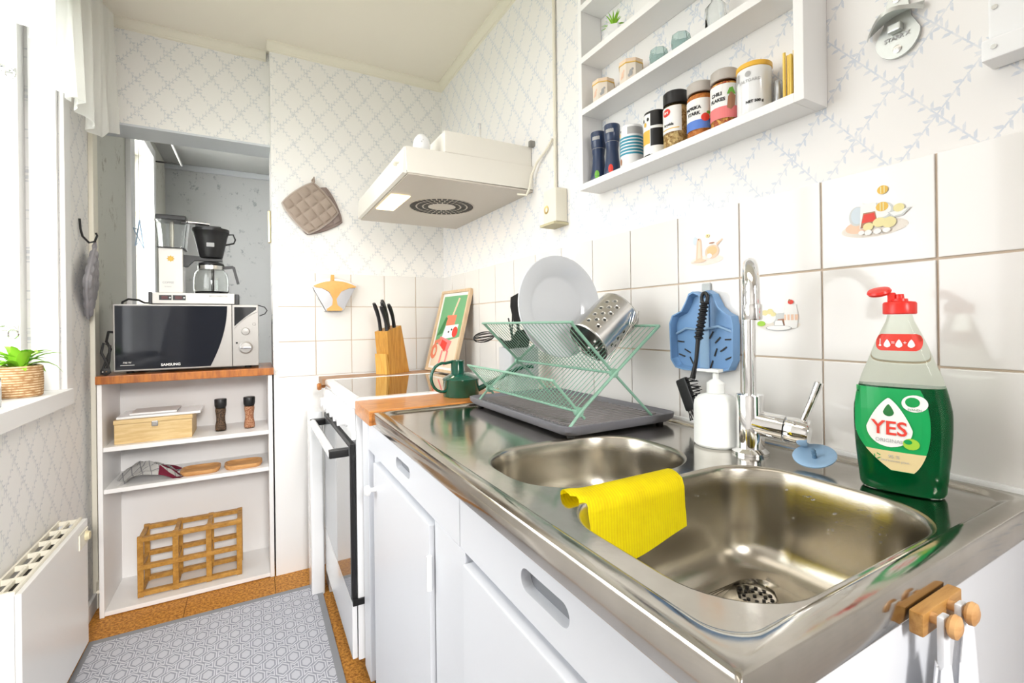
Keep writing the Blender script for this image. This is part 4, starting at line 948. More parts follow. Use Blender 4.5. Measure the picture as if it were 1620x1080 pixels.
# ================================================================ watering can
wc = thing('watering_can', 'dark green enamel watering can with long spout on the wooden worktop', 'watering can', (.540, 1.295, .8352))
cx, cy, cz = .540, 1.295, .8355
bd = obj('can_body', lt((cx, cy, cz), [(.052, 0), (.0535, .003), (.053, .046), (.0545, .048), (.0545, .052), (.050, .056), (.030, .066), (.0235, .069), (0, .069)], 36), GREENE, wc, smooth=True)
nc = (cx-.010, cy, cz+.062)
obj('neck', lt(nc, [(.0205, 0), (.0200, .040), (.0215, .043), (.0195, .043), (.0185, .036), (0, .030)], 28), GREENE, wc, smooth=True)
hp = [(cx-.045, cy, cz+.018)]+[(cx-.058+.036*math.cos(a), cy-.004, cz+.058+.042*math.sin(a)) for a in [math.radians(q) for q in range(275, 60, -18)]]+[(cx-.025, cy, cz+.103)]
obj('handle', tb(hp, .0062, 10, flat=.7), GREENE, wc, smooth=True)
obj('spout', tb([(cx+.040, cy-.012, cz+.012), (cx+.075, cy-.035, cz+.034), (cx+.125, cy-.066, cz+.064), (cx+.150, cy-.082, cz+.078), (cx+.172, cy-.095, cz+.084), (cx+.190, cy-.105, cz+.084)], [.0085, .0075, .0065, .006, .0055, .006], 12), GREENE, wc, smooth=True)
b = NB(); lathe(b, (cx+.012, cy-.020, cz+.0615), [(.010, 0), (.010, .0012), (0, .0015)], 20, M=Matrix.Rotation(math.radians(20), 3, 'X')); obj('brass_badge', b, mat('worn_brass', (.30, .25, .12), .5, .6), wc)

# ================================================================ utensil holder behind the rack
uh = thing('utensil_holder', 'pale grey square utensil holder standing against the tiles behind the dish rack', 'utensil holder', (.74, 1.265, .8355))
b = NB(); q0 = (.672, .775, 1.225, 1.31)
ring_loft(b, [R3(*q0, .012, .8355), R3(*q0, .012, .9745), R3(q0[0]+.004, q0[1]-.004, q0[2]+.004, q0[3]-.004, .009, .9745), R3(q0[0]+.004, q0[1]-.004, q0[2]+.004, q0[3]-.004, .009, .845)])
obj('holder_body', b, mat('light_grey_ceramic', (.58, .60, .62), .3), uh, smooth=True)
def utensil(name, label, pts, r, head, mats=BLACK):
    t = thing(name, label, 'utensil', pts[0], group='utensils in the holder'); obj('handle', tb(pts, r, 8), mats, t, smooth=True)
    for nm, bb in head: obj(nm, bb, mats, t, smooth=True)
wx = []
for a in range(5):
    an = a*PI/5; pp = []
    for q in range(17):
        th_ = q/16*2*PI; rr_ = .016*math.sin(th_); ll = .035*(1-math.cos(th_))
        pp.append(Vector((.655-ll, 1.30+rr_*math.cos(an), 1.012+rr_*math.sin(an)-ll*.12)))
    bb = NB(); tube(bb, pp, .0014, 5, caps=False); wx.append(('whisk_loop', bb))
utensil('whisk', 'black coil whisk sticking out to the left of the grey utensil holder', [(.74, 1.285, .90), (.70, 1.295, .985), (.655, 1.30, 1.012)], .004, wx)
utensil('spatula', 'black slotted spatula standing upright behind the plate', [(.735, 1.27, .86), (.728, 1.27, 1.0), (.722, 1.27, 1.06)], .005, [('blade', PY([(.710, 1.05), (.732, 1.05), (.740, 1.12), (.736, 1.148), (.700, 1.130), (.698, 1.10)], 1.268, .004))])
utensil('serving_fork', 'black pronged serving utensil between the whisk and the spatula', [(.715, 1.255, .86), (.700, 1.255, .98), (.690, 1.255, 1.035)], .004, [('prong', tb([(.690, 1.255, 1.03), (.682, 1.255, 1.065)], .0022, 6)), ('prong', tb([(.692, 1.25, 1.03), (.694, 1.25, 1.075)], .0022, 6))])
utensil('turner', 'black broad turner blade leaning left in the grey utensil holder', [(.73, 1.240, .87), (.715, 1.240, .985)], .0045, [('blade', PY([(.690, .975), (.742, .972), (.752, 1.012), (.735, 1.030), (.702, 1.026), (.684, 1.000)], 1.2395, .003))])
utensil('ladle', 'black ladle with its bowl hanging over the holder edge', [(.75, 1.255, .88), (.72, 1.25, .96), (.69, 1.245, .985)], .005, [('bowl', lt((.680, 1.24, .970), [(.0, 0), (.018, .004), (.026, .014), (.028, .026), (.026, .026), (.016, .008), (0, .004)], 16))])

# ================================================================ drainer tray + rack
tr = thing('drip_tray', 'dark grey ridged drip tray under the green dish rack', 'tray', (.655, .97, .8265))
b = NB(); tx0, tx1, ty0, ty1 = .508, .808, .712, 1.182; z_ = .8325
ring_loft(b, [R3(tx0+.012, tx1-.012, ty0+.012, ty1-.012, .02, z_), R3(tx0+.002, tx1-.002, ty0+.002, ty1-.002, .026, z_+.009), R3(tx0, tx1, ty0, ty1, .028, z_+.019), R3(tx0+.003, tx1-.003, ty0+.003, ty1-.003, .026, z_+.020), R3(tx0+.012, tx1-.012, ty0+.012, ty1-.012, .02, z_+.012)])
tro = obj('tray_body', b, TRAYG, tr, smooth=True)
b = NB()
for i in range(30): box(b, tx0+.03, tx1-.03, ty0+.026+i*.0143, ty0+.031+i*.0143, z_+.012, z_+.0142)
obj('ridges', b, mat('grey_ridges', (.24, .22, .22), .5), tr, kind='stuff')
for px_, py_ in ((tx0+.03, ty0+.03), (tx1-.03, ty0+.03), (tx0+.03, ty1-.03), (tx1-.03, ty1-.03)): obj('foot', lt((px_, py_, .8262), [(.008, 0), (.008, .007)], 12), RUBBER, tr)
ya, yb = .724, 1.125; zt = z_+.0135
dk = thing('dish_rack', 'sage green folding wire dish rack standing on the grey drip tray', 'dish rack', (.64, .925, zt))
A0, P2, P1, A1 = (.522, zt+.003), (.549, .876), (.638, .946), (.762, 1.040); Bt, Bb = (.533, 1.050), (.742, zt+.003); C1 = (.489, .941)
def rod(name, pts, r=.0026, par=dk): return obj(name, tb(pts, r, 8), GREENW, par, smooth=True)
for y_ in (ya, yb):
    rod('long_leg', [(A0[0], y_, A0[1]), (P2[0], y_, P2[1]), (P1[0], y_, P1[1]), (A1[0], y_, A1[1])], .003)
    dy = .006 if y_ == ya else -.006
    rod('short_leg', [(Bt[0], y_+dy, Bt[1]), (P1[0], y_+dy, P1[1]), (Bb[0], y_+dy, Bb[1])], .003)
    rod('cup_shelf_arm', [(C1[0], y_+dy, C1[1]), (P2[0], y_+dy, P2[1]), (P2[0]+.012, y_+dy*.5, P2[1]-.014)], .003)
    for P_ in (P1, P2): obj('hinge_disc', lt((P_[0], y_+dy-.004, P_[1]), [(.0095, 0), (.0095, .008)], 18, axis='Y'), GREENW, dk, smooth=True)
for nm, P_ in (('top_bar', A1), ('top_bar', Bt), ('pivot_bar', P1), ('pivot_bar', P2), ('top_bar', C1)): rod(nm, [(P_[0], ya, P_[1]), (P_[0], yb, P_[1])], .0028)
def wires(name, Pa, Pb, n, r=.0009, off=0):
    b = NB()
    for i in range(n):
        y_ = ya+(yb-ya)*(i+.5+off)/n; tube(b, [(Pa[0], y_, Pa[1]), (Pb[0], y_, Pb[1])], r, 5)
    return obj(name, b, GREENW, dk, kind='stuff')
wires('wires', P2, A1, 28); wires('wires', P1, Bt, 28, off=.3); wires('wires', P2, C1, 28, off=.3)
plt = thing('dinner_plate', 'large white dinner plate standing upright in the green dish rack', 'plate', (.655, .955, 1.088))
obj('plate_body', lt((0, 0, 0), [(.0, 0), (.070, 0), (.078, -.003), (.088, -.011), (.1235, -.020), (.125, -.018), (.1235, -.0155), (.090, -.006), (.080, .002), (.055, .005), (0, .005)], 64, axis='Y', M=Matrix.Rotation(math.radians(3), 3, 'Z') @ Matrix.Rotation(math.radians(-5), 3, 'X')), PORC, plt, smooth=True, local=True)
# cutlery cup with real holes
cu = thing('cutlery_drainer', 'perforated steel cutlery cylinder lying tilted in the dish rack', 'cutlery holder', (.672, .842, .990))
ax = Vector((A1[0]-P1[0], 0, A1[1]-P1[1])).normalized(); side = Vector((0, 1, 0)); up_ = ax.cross(side)
Rc, Lc = .052, .118; orig = Vector((.6585, .838, 1.0035))
ns = 72; nl = 30; b = NB(); G = []
def hole(i, j):
    # three-row diamond groups of holes, cells (i around, j along)
    g_ = i % 12; 
    return False
b = NB(); V0 = {}
def cp(i, t, r=Rc): a = 2*PI*i/ns; return orig+ax*(t*Lc)+(side*math.cos(a)+up_*math.sin(a))*r
rows = [.0, .06]+[.12+.095*k_ for k_ in range(9)]+[.95, 1.0]
# quads; in hole quads put an octagonal opening
for i in range(0, ns, 3):
    for k_ in range(len(rows)-1):
        t0_, t1_ = rows[k_], rows[k_+1]
        grp = (i//3) % 6; ishole = 2 <= k_ <= 9 and ((grp in (1, 3) and k_ % 2 == 0) or (grp == 2 and k_ % 2 == 1)) 
        cs = [(i, t0_), (i+3, t0_), (i+3, t1_), (i, t1_)]
        def vv(a, t): 
            key = (round(a % ns, 3), round(t, 4))
            if key not in V0: V0[key] = b.verts.new(cp(a, t))
            return V0[key]
        mids = [(i, t0_), (i+1.5, t0_), (i+3, t0_), (i+3, (t0_+t1_)/2), (i+3, t1_), (i+1.5, t1_), (i, t1_), (i, (t0_+t1_)/2)]
        ov = [vv(*m_) for m_ in mids]
        if ishole:
            cI, cT = i+1.5, (t0_+t1_)/2; rI = .0036/(2*PI*Rc)*ns; rT = .0036/Lc
            inn = [b.verts.new(cp(cI+rI*math.cos(math.radians(225+45*q)), cT+rT*math.sin(math.radians(225+45*q)))) for q in range(8)]
            for q in range(8): b.faces.new((ov[q], ov[(q+1) % 8], inn[(q+1) % 8], inn[q]))
        else: b.faces.new(ov)
cyl = obj('perforated_wall', b, STEEL2, cu, smooth=True)
md = cyl.modifiers.new('thickness', 'SOLIDIFY'); md.thickness = .0008
b = NB(); ring_loft(b, [[cp(i*3, 1.0, Rc-.0002) for i in range(24)], [cp(i*3, 1.0, .02) for i in range(24)]], True, False, True)
obj('cup_bottom', b, STEEL2, cu)
obj('rolled_edge', tb([cp(i*3, 0) for i in range(25)], .0012, 6, caps=False), STEEL2, cu, smooth=True)
# fork
fk = thing('fork', 'steel fork with its tines up at the near right edge of the dish rack', 'fork', (.72, .755, .98))
obj('fork_handle', tb([(.660, .770, .965), (.700, .772, 1.010), (.728, .774, 1.040)], [.0025, .0018, .0025], 8, flat=.5), CHROME, fk, smooth=True)
for q in range(4): obj('tine', tb([(.728+(q-1.5)*.001, .774-(q-1.5)*.003, 1.040), (.736+(q-1.5)*.002, .775-(q-1.5)*.005, 1.050), (.744+(q-1.5)*.002, .776-(q-1.5)*.005, 1.072)], .0008, 6), CHROME, fk, smooth=True)

# ================================================================ tap
tp = thing('kitchen_tap', 'chrome swan-neck mixer tap behind the sink basins', 'tap', (.734, .495, .826))
tx, ty = .730, .495
obj('tap_base', lt((tx, ty, .8262), [(.0285, 0), (.0285, .004), (.024, .008), (.0215, .010), (.0215, .096), (.0205, .099), (.0125, .100), (0, .100)], 36), CHROME, tp, smooth=True)
sd_ = Vector((-.80, -.60, 0)); rA = .052
pts = [Vector((tx, ty, .92)), Vector((tx, ty, 1.0)), Vector((tx, ty, 1.06))]
for q in range(0, 15):
    a = PI*q/14; pts.append(Vector((tx, ty, 1.086))+sd_*(rA-rA*math.cos(a))+Vector((0, 0, rA*math.sin(a))))
pts.append(Vector((tx, ty, 1.070))+sd_*2*rA)
obj('swan_neck', tb(pts, .0103, 20), CHROME, tp, smooth=True)
e_ = Vector((tx, ty, 0))+sd_*2*rA
obj('aerator', lt((e_.x, e_.y, 1.050), [(.0100, .000), (.0125, 0), (.0132, .002), (.0132, .022), (.0128, .023), (0, .024)], 28), CHROME, tp, smooth=True)
hd_ = Vector((.30, -.94, -.10)).normalized()
c0 = Vector((tx, ty, .880))
obj('valve_body', tb([c0+hd_*.008, c0+hd_*.052], .0205, 28), CHROME, tp, smooth=True)
obj('valve_cap', tb([c0+hd_*.0535, c0+hd_*.056, c0+hd_*.084, c0+hd_*.087], [.0195, .021, .021, .0195], 28), CHROME, tp, smooth=True)
lv = c0+hd_*.078+Vector((0, 0, .018))
obj('lever', tb([lv, lv+Vector((.004, -.010, .03)), lv+Vector((.008, -.020, .062))], [.0045, .0052, .006], 14), CHROME, tp, smooth=True)

# soap dispenser
SOAPM = mat('milky_plastic', (.84, .86, .84), .35, sss=.15)
sd = thing('soap_dispenser', 'white plastic pump soap bottle beside the tap', 'soap dispenser', (.727, .559, .8265))
obj('bottle', lt((.727, .559, .8265), [(.034, 0), (.0375, .004), (.0375, .070), (.036, .080), (.030, .088), (.018, .092), (.014, .093), (0, .093)], 36), SOAPM, sd, smooth=True)
obj('collar', lt((.727, .559, .9198), [(.0150, 0), (.0155, .002), (.015, .018), (.009, .023), (.005, .025), (.005, .037), (0, .037)], 24), mat('frosted_plastic', (.80, .82, .80), .3, sss=.1), sd, smooth=True)
b = NB(); hh = .9565; box(b, -.010, .010, -.010, .014, hh, hh+.006, bev=.002); box(b, -.004, .004, .010, .034, hh, hh+.005, bev=.0015)
bmesh.ops.transform(b, matrix=Matrix.Translation((.727, .559, 0)) @ Matrix.Rotation(math.radians(12), 4, 'Z'), verts=b.verts)
obj('pump_head', b, mat('frosted_plastic', (.80, .82, .80), .3), sd, auto=40)

# blue plug strainer disc
pg = thing('sink_plug', 'round pale blue silicone sink plug lying behind the near basin', 'sink plug', (.741, .398, .829))
Mx = Matrix.Rotation(math.radians(-24), 3, 'Y') @ Matrix.Rotation(math.radians(4), 3, 'X')
obj('disc', lt((.741, .398, .8415), [(.004, -.004), (.024, -.003), (.0285, .001), (.0290, .003), (.0275, .0035), (.018, .0005), (.006, -.001), (0, -.001)], 40, M=Mx), BLUE2, pg, smooth=True)
obj('stem', lt((.741, .398, .8415), [(.0035, -.001), (.0028, .004), (.0036, .006), (.0028, .008), (.0036, .011), (.0022, .014), (0, .0145)], 14, M=Mx), mat('slate_blue_plastic', (.12, .22, .33), .4), pg, smooth=True)

# blue scoop + brush
bs = thing('sink_strainer', 'blue slotted plastic sink strainer hanging on the tiles', 'strainer', (.81, .66, 1.03))
pts = [(.735, .965), (.738, 1.045), (.730, 1.062), (.705, 1.072), (.692, 1.092), (.684, 1.108), (.673, 1.112), (.655, 1.104), (.640, 1.112), (.626, 1.104), (.612, 1.078), (.598, 1.066), (.583, 1.058), (.579, 1.040), (.580, .972), (.590, .952), (.615, .945), (.700, .944), (.722, .948)]
pts = [(p[0], p[1]) for p in pts]
b = NB(); prism(b, pts, .004, ((.8265, 0, 0), (0, 1, 0), (0, 0, 1), (-1, 0, 0)))
obj('back_plate', b, BLUE, bs)
b = NB(); outl = pts; cyc, czc = .658, 1.02
rg = [[Vector((.8225, p[0], p[1])) for p in outl], [Vector((.806, cyc+(p[0]-cyc)*.99, czc+(p[1]-czc)*.99)) for p in outl], [Vector((.806, cyc+(p[0]-cyc)*.95, czc+(p[1]-czc)*.95)) for p in outl], [Vector((.8215, cyc+(p[0]-cyc)*.90, czc+(p[1]-czc)*.90)) for p in outl]]
ring_loft(b, rg, True, False, False); obj('raised_rim', b, BLUE, bs, auto=30)
b = NB(); box(b, .8195, .8222, .645, .668, .950, 1.105); obj('centre_rib', b, BLUE2, bs)
b = NB(); tube(b, [(.819, .728, 1.022), (.817, .70, 1.034), (.816, .66, 1.030), (.816, .62, 1.038), (.819, .586, 1.026)], .0025, 8); obj('curved_rib', b, BLUE2, bs, smooth=True)
for (y_, zz, an) in ((.718, 1.005, 5), (.700, .985, 25), (.715, .975, 15), (.690, .965, 60), (.675, .990, 70), (.640, 1.020, -60), (.625, 1.010, -45), (.630, .985, -70), (.612, .992, -35), (.600, 1.012, -5), (.600, .975, -25), (.640, .960, -70), (.655, .985, 85)):
    b = NB(); M_ = Matrix.Translation((.8215, y_, zz)) @ Matrix.Rotation(math.radians(an), 4, 'X'); box(b, -.0012, 0, -.0085, .0085, -.0013, .0013, M=M_); obj('drain_slot', b, DARK, bs)
hk = obj('adhesive_hook', bx(.8225, .8288, .644, .664, 1.102, 1.128, bev=.003), mat('grey_hook_plastic', (.45, .48, .47), .3), None, auto=40); meta(hk, 'small grey adhesive hook above the blue strainer', 'hook')
br = thing('dish_brush', 'black dish brush with twisted-grip handle hanging over the blue strainer', 'brush', (.79, .655, 1.0))
hx0 = [(.796, .640, 1.078), (.794, .645, 1.04), (.792, .648, 1.01)]
b = NB(); n_ = 60; tube(b, [Vector((.797-.0001*q, .636+.0002*q, 1.088-.0013*q)) for q in range(n_)], [.0078+.0018*math.sin(q*PI/3) for q in range(n_)], 12); obj('twisted_grip', b, BLACK, br, smooth=True)
obj('grip_loop', tb([(.797+.0, .636+.007*math.sin(a), 1.095+.011*math.cos(a)) for a in [i*2*PI/14 for i in range(15)]], .0035, 8), BLACK, br, smooth=True)
obj('shaft', tb([(.791, .648, 1.012), (.787, .650, .97), (.785, .658, .932)], [.0045, .0038, .0055], 10), BLACK, br, smooth=True)
Mh = Matrix.Translation((.784, .672, .898)) @ Matrix.Rotation(math.radians(-24), 4, 'X')
b = NB(); box(b, -.006, .006, -.014, .014, -.034, .034, bev=.005, M=Mh); hdo = obj('brush_head', b, BLACK, br, auto=40)
b = NB()
for i in range(9):
    for j in range(4):
        zz = -.030+i*.0075; p = Mh @ Vector((-.003+.003*(j % 3), -.012, zz)); d_ = (Mh.to_3x3() @ Vector((random.uniform(-.12, .12), -1, -.25+random.uniform(-.25, .25)))).normalized(); tube(b, [p, p+d_*.024], .0009, 4)
for i in range(16):
    p = Mh @ Vector((random.uniform(-.004, .004), -.012+i*.0017, -.033)); d_ = (Mh.to_3x3() @ Vector((random.uniform(-.1, .1), random.uniform(-.3, .3), -1))).normalized(); tube(b, [p, p+d_*.020], .0009, 4)
obj('bristles', b, BLACK, br, kind='stuff')

# ================================================================ dish soap bottle
yb_ = thing('dish_soap_bottle', 'clear YES dish soap bottle with green liquid and open red cap', 'dish soap', (.735, .287, .8265), math.radians(-76))
prof = [(0, .040, .021), (.004, .0435, .024), (.02, .045, .025), (.05, .0480, .0255), (.08, .0498, .0255), (.105, .0500, .025), (.128, .0462, .0235), (.150, .0405, .0215), (.170, .0330, .0185), (.190, .0265, .0160), (.205, .0205, .014), (.218, .0150, .0125), (.224, .0125, .0122), (.228, .0125, .0125)]
def wd(z):
    for (a, w0, d0), (c, w1, d1) in zip(prof, prof[1:]):
        if z <= c: t = (z-a)/(c-a) if z > a else 0; return w0+(w1-w0)*t, d0+(d1-d0)*t
    return prof[-1][1:]
def sring(z, k_=1.0, n=48, ins=0):
    w0, d0 = wd(z); w0 -= ins; d0 -= ins; e = 2/2.6; o = []
    for i in range(n):
        a = 2*PI*i/n; c, s = math.cos(a), math.sin(a); o.append(Vector((w0*abs(c)**e*(1 if c > 0 else -1), d0*abs(s)**e*(1 if s > 0 else -1), z)))
    return o
zsamp = [0, .002, .006, .012]+[.02+.008*i for i in range(26)]+[.228]
LIQ = mat('green_dish_soap', (.0, .13, .04), .08, trans=.5, ior=1.33)
CLR = mat('bottle_plastic', (.82, .87, .78), .02, trans=1, ior=1.12)
b = NB(); zl = [z for z in zsamp if z < .136]; ring_loft(b, [sring(max(z, .0015), ins=.0011) for z in zl]+[sring(.136, ins=.0011)]); obj('liquid', b, LIQ, yb_, smooth=True, local=True, label='dark green soap liquid')
b = NB(); ring_loft(b, [sring(z) for z in zsamp], True, True, False); obj('bottle_shell', b, CLR, yb_, smooth=True, local=True, label='clear plastic shell')
cap = obj('cap', lt((0, 0, .2285), [(.0165, 0), (.0175, .001), (.0175, .014), (.016, .016), (.009, .017), (.0085, .020), (.005, .0205), (.0045, .026), (0, .026)], 32), RED, yb_, smooth=True, local=True, label='red flip cap')
b = NB(); lathe(b, (-.021, 0, .2585), [(0, -.003), (.012, -.003), (.0135, 0), (.012, .003), (0, .0045)], 24, M=Matrix.Rotation(math.radians(-6), 3, 'Y') @ Matrix.Rotation(math.radians(22), 3, 'X')); obj('open_lid', b, RED, cap, smooth=True, local=True)
b = NB(); box(b, -.012, -.004, -.005, .005, .243, .257, bev=.001); obj('lid_hinge', b, RED, cap, local=True)
def bfn(u, v, l):
    w0, d0 = wd(v); e = 2.6; q = max(0, 1-abs(min(abs(u)/w0, .999))**e)**(1/e)
    return Vector((u, -(d0*q)-.0004-l, v))
def grid_decal(b, inside, u0, u1, v0, v1, mi, k_, n=40):
    """shape filled by small quads so that it follows the curved side"""
    for i in range(n):
        va, vb_ = v0+(v1-v0)*i/n, v0+(v1-v0)*(i+1)/n; ra, rb2 = inside((va)), inside(vb_)
        if not ra or not rb2: continue
        m_ = 10
        for j in range(m_):
            A_ = [ra[0]+(ra[1]-ra[0])*j/m_, ra[0]+(ra[1]-ra[0])*(j+1)/m_]; B_ = [rb2[0]+(rb2[1]-rb2[0])*j/m_, rb2[0]+(rb2[1]-rb2[0])*(j+1)/m_]
            vs = [b.verts.new(bfn(u, v, .00025*k_)) for u, v in ((A_[0], va), (A_[1], va), (B_[1], vb_), (B_[0], vb_))]; b.faces.new(vs).material_index = mi
b = NB(); LM = [INKG, INKW, INKR, INKS, INKDG, INKLG, INKGR, INKK, mat('label_green_bright', (.0, .36, .09), .35)]
def main(v):
    t = (v-.030)/(.134-.030)
    if not 0 <= t <= 1: return None
    lf = -.0465 if t > .5 else -.0465+.040*(1-t/.5)**1.8; rt = .030*(max(0, 1-((t-.55)/.62)**2))**.5+.001
    return (lf, max(rt, lf+.001))
def drop(cx, cz, r, h, rr=1):
    def f(v):
        t = (v-(cz-r))/(r+h)
        if not 0 <= t <= 1: return None
        if v <= cz: q = (max(0, r*r-(v-cz)**2))**.5
        else: s = (v-cz)/h; q = r*(1-s)**.8*(1+.25*s) if s < 1 else 0
        return (cx-q*rr, cx+q*rr)
    return f
def oval(cx, cz, rx, rz):
    def f(v):
        q = 1-((v-cz)/rz)**2
        return (cx-rx*max(q, 0)**.5, cx+rx*max(q, 0)**.5) if q >= -1e-6 else None
    return f
grid_decal(b, main, 0, 0, .030, .134, 8, 1); 
def sand(v):
    m_ = main(v)
    if not m_ or v > .062: return None
    top = .062
    return (max(m_[0], -.0465+.036*(1-(v-.030)/.032)), m_[1])
grid_decal(b, sand, 0, 0, .0305, .0545, 3, 2, 16)
grid_decal(b, drop(-.009, .083, .0245, .041), 0, 0, .0586, .1235, 0, 3); grid_decal(b, drop(-.009, .083, .0235, .039), 0, 0, .0596, .1215, 1, 4)
grid_decal(b, drop(-.009, .104, .0055, .010), 0, 0, .0986, .1138, 4, 5, 14); grid_decal(b, oval(.0165, .117, .0125, .0105), 0, 0, .1066, .1274, 1, 5, 18)
grid_decal(b, oval(.0145, .1185, .0070, .0062), 0, 0, .1125, .1245, 0, 6, 12)
grid_decal(b, oval(.013, .0665, .008, .007), 0, 0, .0597, .0733, 5, 6, 12); grid_decal(b, oval(.010, .069, .004, .003), 0, 0, .0661, .0719, 0, 7, 6)
text(b, 'YES', .0245, -.0085, .083, bfn, k=7, mi=2, lift=.00025, bold=.0004, sx=.95); text(b, 'ORIGINAL', .0062, -.0085, .0675, bfn, k=7, mi=6, lift=.00025)
text(b, '95 %', .006, -.004, .0475, bfn, k=4, mi=6, lift=.00025); text(b, 'återvunnen plast', .0042, -.003, .0425, bfn, k=4, mi=6, lift=.00025); text(b, 'SVANEN', .0035, .0165, .1095, bfn, k=8, mi=4, lift=.00025)
ov_ = [(-.021+.0045*math.cos(a), .046+.0045*math.sin(a)) for a in [i*2*PI/20 for i in range(20)]]
for q in range(3):
    a = q*2*PI/3+.5; tri = [(-.021+.0042*math.cos(a), .046+.0042*math.sin(a)), (-.021+.0042*math.cos(a+1.2), .046+.0042*math.sin(a+1.2)), (-.021+.0028*math.cos(a+1.2), .046+.0028*math.sin(a+1.2)), (-.021+.0028*math.cos(a), .046+.0028*math.sin(a))]
    decal(b, tri, bfn, 3, 0, .00025)
flat('front_label', b, LM, yb_, local=True)
b = NB(); 
def redl(v):
    q = 1-abs((v-.193)/.0105)**4
    return (-.0245, .0225) if q > 0 else None
def redl(v):
    t = abs(v-.1925)/.0108
    if t > 1: return None
    e_ = (1-t**2.5)**.5*.007; w0 = wd(v)[0]
    return (-min(.0165+e_, w0*.97), min(.0165+e_, w0*.97))
grid_decal(b, redl, 0, 0, .1818, .2032, 2, 1, 16)
for u_ in (-.011, .001, .013):
    grid_decal(b, drop(u_, .1895, .0036, .007), 0, 0, .186, .1963, 1, 3, 8)
text(b, '=', .007, -.005, .192, bfn, k=3, mi=1, lift=.00025); text(b, '+', .007, .007, .192, bfn, k=3, mi=1, lift=.00025)
grid_decal(b, oval(-.0185, .1885, .0014, .0014), 0, 0, .187, .1899, 1, 3, 5); grid_decal(b, lambda v: (-.0190, -.0180), 0, 0, .189, .197, 1, 3, 4)
flat('neck_label', b, LM, yb_, local=True)

# ================================================================ yellow cloth over the divider
b = NB(); nu, nv = 40, 44; G = []
xa, xb = .352, .535
path = [(.505, .800), (.504, .815), (.501, .827), (.496, .8315), (.488, .833), (.478, .8315), (.468, .8265), (.464, .815), (.4635, .80), (.463, .78), (.462, .765), (.4615, .745)]
def pth(t, L_):
    i = t*(len(path)-1); k_ = min(int(i), len(path)-2); f_ = i-k_; return path[k_][0]+(path[k_+1][0]-path[k_][0])*f_, path[k_][1]+(path[k_+1][1]-path[k_][1])*f_
for i in range(nu+1):
    s = i/nu; col = []
    for j in range(nv+1):
        t = j/nv; y_, z_ = pth(t, 0)
        if z_ < .815 and t > .5: z_ = .815-(.815-z_)*(1.28-.48*s) + .001*math.sin(s*9)
        x_ = xa+(xb-xa)*s+.005*(1-t)-.004*math.sin(t*3)
        if t < .5: x_ -= .008*(1-s)
        if t < .55: z_ += .0035*math.exp(-((s-.02)/.10)**2)
        wv = .0005*math.sin(s*nu*PI) ; y_ -= wv if t > .6 else 0
        col.append(b.verts.new((x_, y_-.004*(t > .55)*math.sin(s*3), z_)))
    G.append(col)
for i in range(nu):
    for j in range(nv): b.faces.new((G[i][j], G[i+1][j], G[i+1][j+1], G[i][j+1]))
bmesh.ops.solidify(b, geom=b.faces[:], thickness=.003)
def ymat():
    m = YELLOW; nt, bs_ = NT(m); _, x, y, z = coord(nt); w1 = (x*1400).sin(); w2 = (z*900).sin()
    bp = nt.nodes.new('ShaderNodeBump'); bp.inputs['Strength'].default_value = .35; bp.inputs['Distance'].default_value = .0004; nt.links.new((w1+w2*.5).k, bp.inputs['Height']); nt.links.new(bp.outputs[0], bs_.inputs['Normal'])
    f = w1.ss(-1, 1)*.5+noise(nt, 25).ss(.4, .7)*.4; setcol(m, mix(nt, f, (1.0, .88, .0), (.88, .70, .0)))
ymat()
o = obj('sponge_cloth', b, YELLOW, None, smooth=True); meta(o, 'bright yellow sponge cloth draped over the divider between the two basins', 'cloth')

# ================================================================ hook rail with towels at the cabinet end
hr = thing('peg_rail', 'small oak rail with two round pegs on the cabinet end below the worktop', 'hook rail', (.51, .176, .80))
obj('rail', bx(.472, .549, .1710, .1812, .790, .809, bev=.002), wood('light_oak', (.50, .27, .08), (.36, .17, .04), 20, (1, 8, 8), .4), hr, auto=40)
for x_ in (.487, .521):
    pgb = obj('peg', tb([(x_, .1712, .803), (x_, .158, .803)], .0045, 14), KNOBW, hr, smooth=True)
    obj('peg_head', lt((x_, .159, .803), [(.0045, .001), (.0082, 0), (.0096, -.002), (.009, -.005), (.005, -.0068), (0, -.007)], 22, axis='Y'), KNOBW, pgb, smooth=True)
def towel(x, label, seed, w_, zt_, xo):
    t = thing('hand_towel', label, 'towel', (x, .16, .80))
    obj('loop_band', bx(x-.0062, x+.0062, .1610, .1660, zt_, .8085, bev=.0015), LINEN, t, auto=40)
    b = NB(); rings = []
    for i in range(16):
        q = i/15; z_ = zt_+.004-.42*q; wq = w_*(.45+.75*min(1, q*5)**.7); dq = .006+.006*min(1, q*4); ring = []
        for k_ in range(48):
            a = 2*PI*k_/48; rr_ = 1+.16*math.sin(a*5+seed+q*2)+.08*math.sin(a*9+q*5)
            ring.append(Vector((x+xo+.004*math.sin(q*4+seed)+wq*math.cos(a)*rr_, .1645+dq*math.sin(a)*rr_*.6, z_+.003*math.sin(a*3+seed)*(i in (0, 15)))))
        rings.append(ring)
    ring_loft(b, rings); obj('towel_body', b, LINEN, t, smooth=True)
towel(.487, 'white towel hanging from the left peg of the oak rail', 1, .020, .765, -.002)
towel(.521, 'white towel hanging from the right peg of the oak rail', 2, .022, .785, .010)

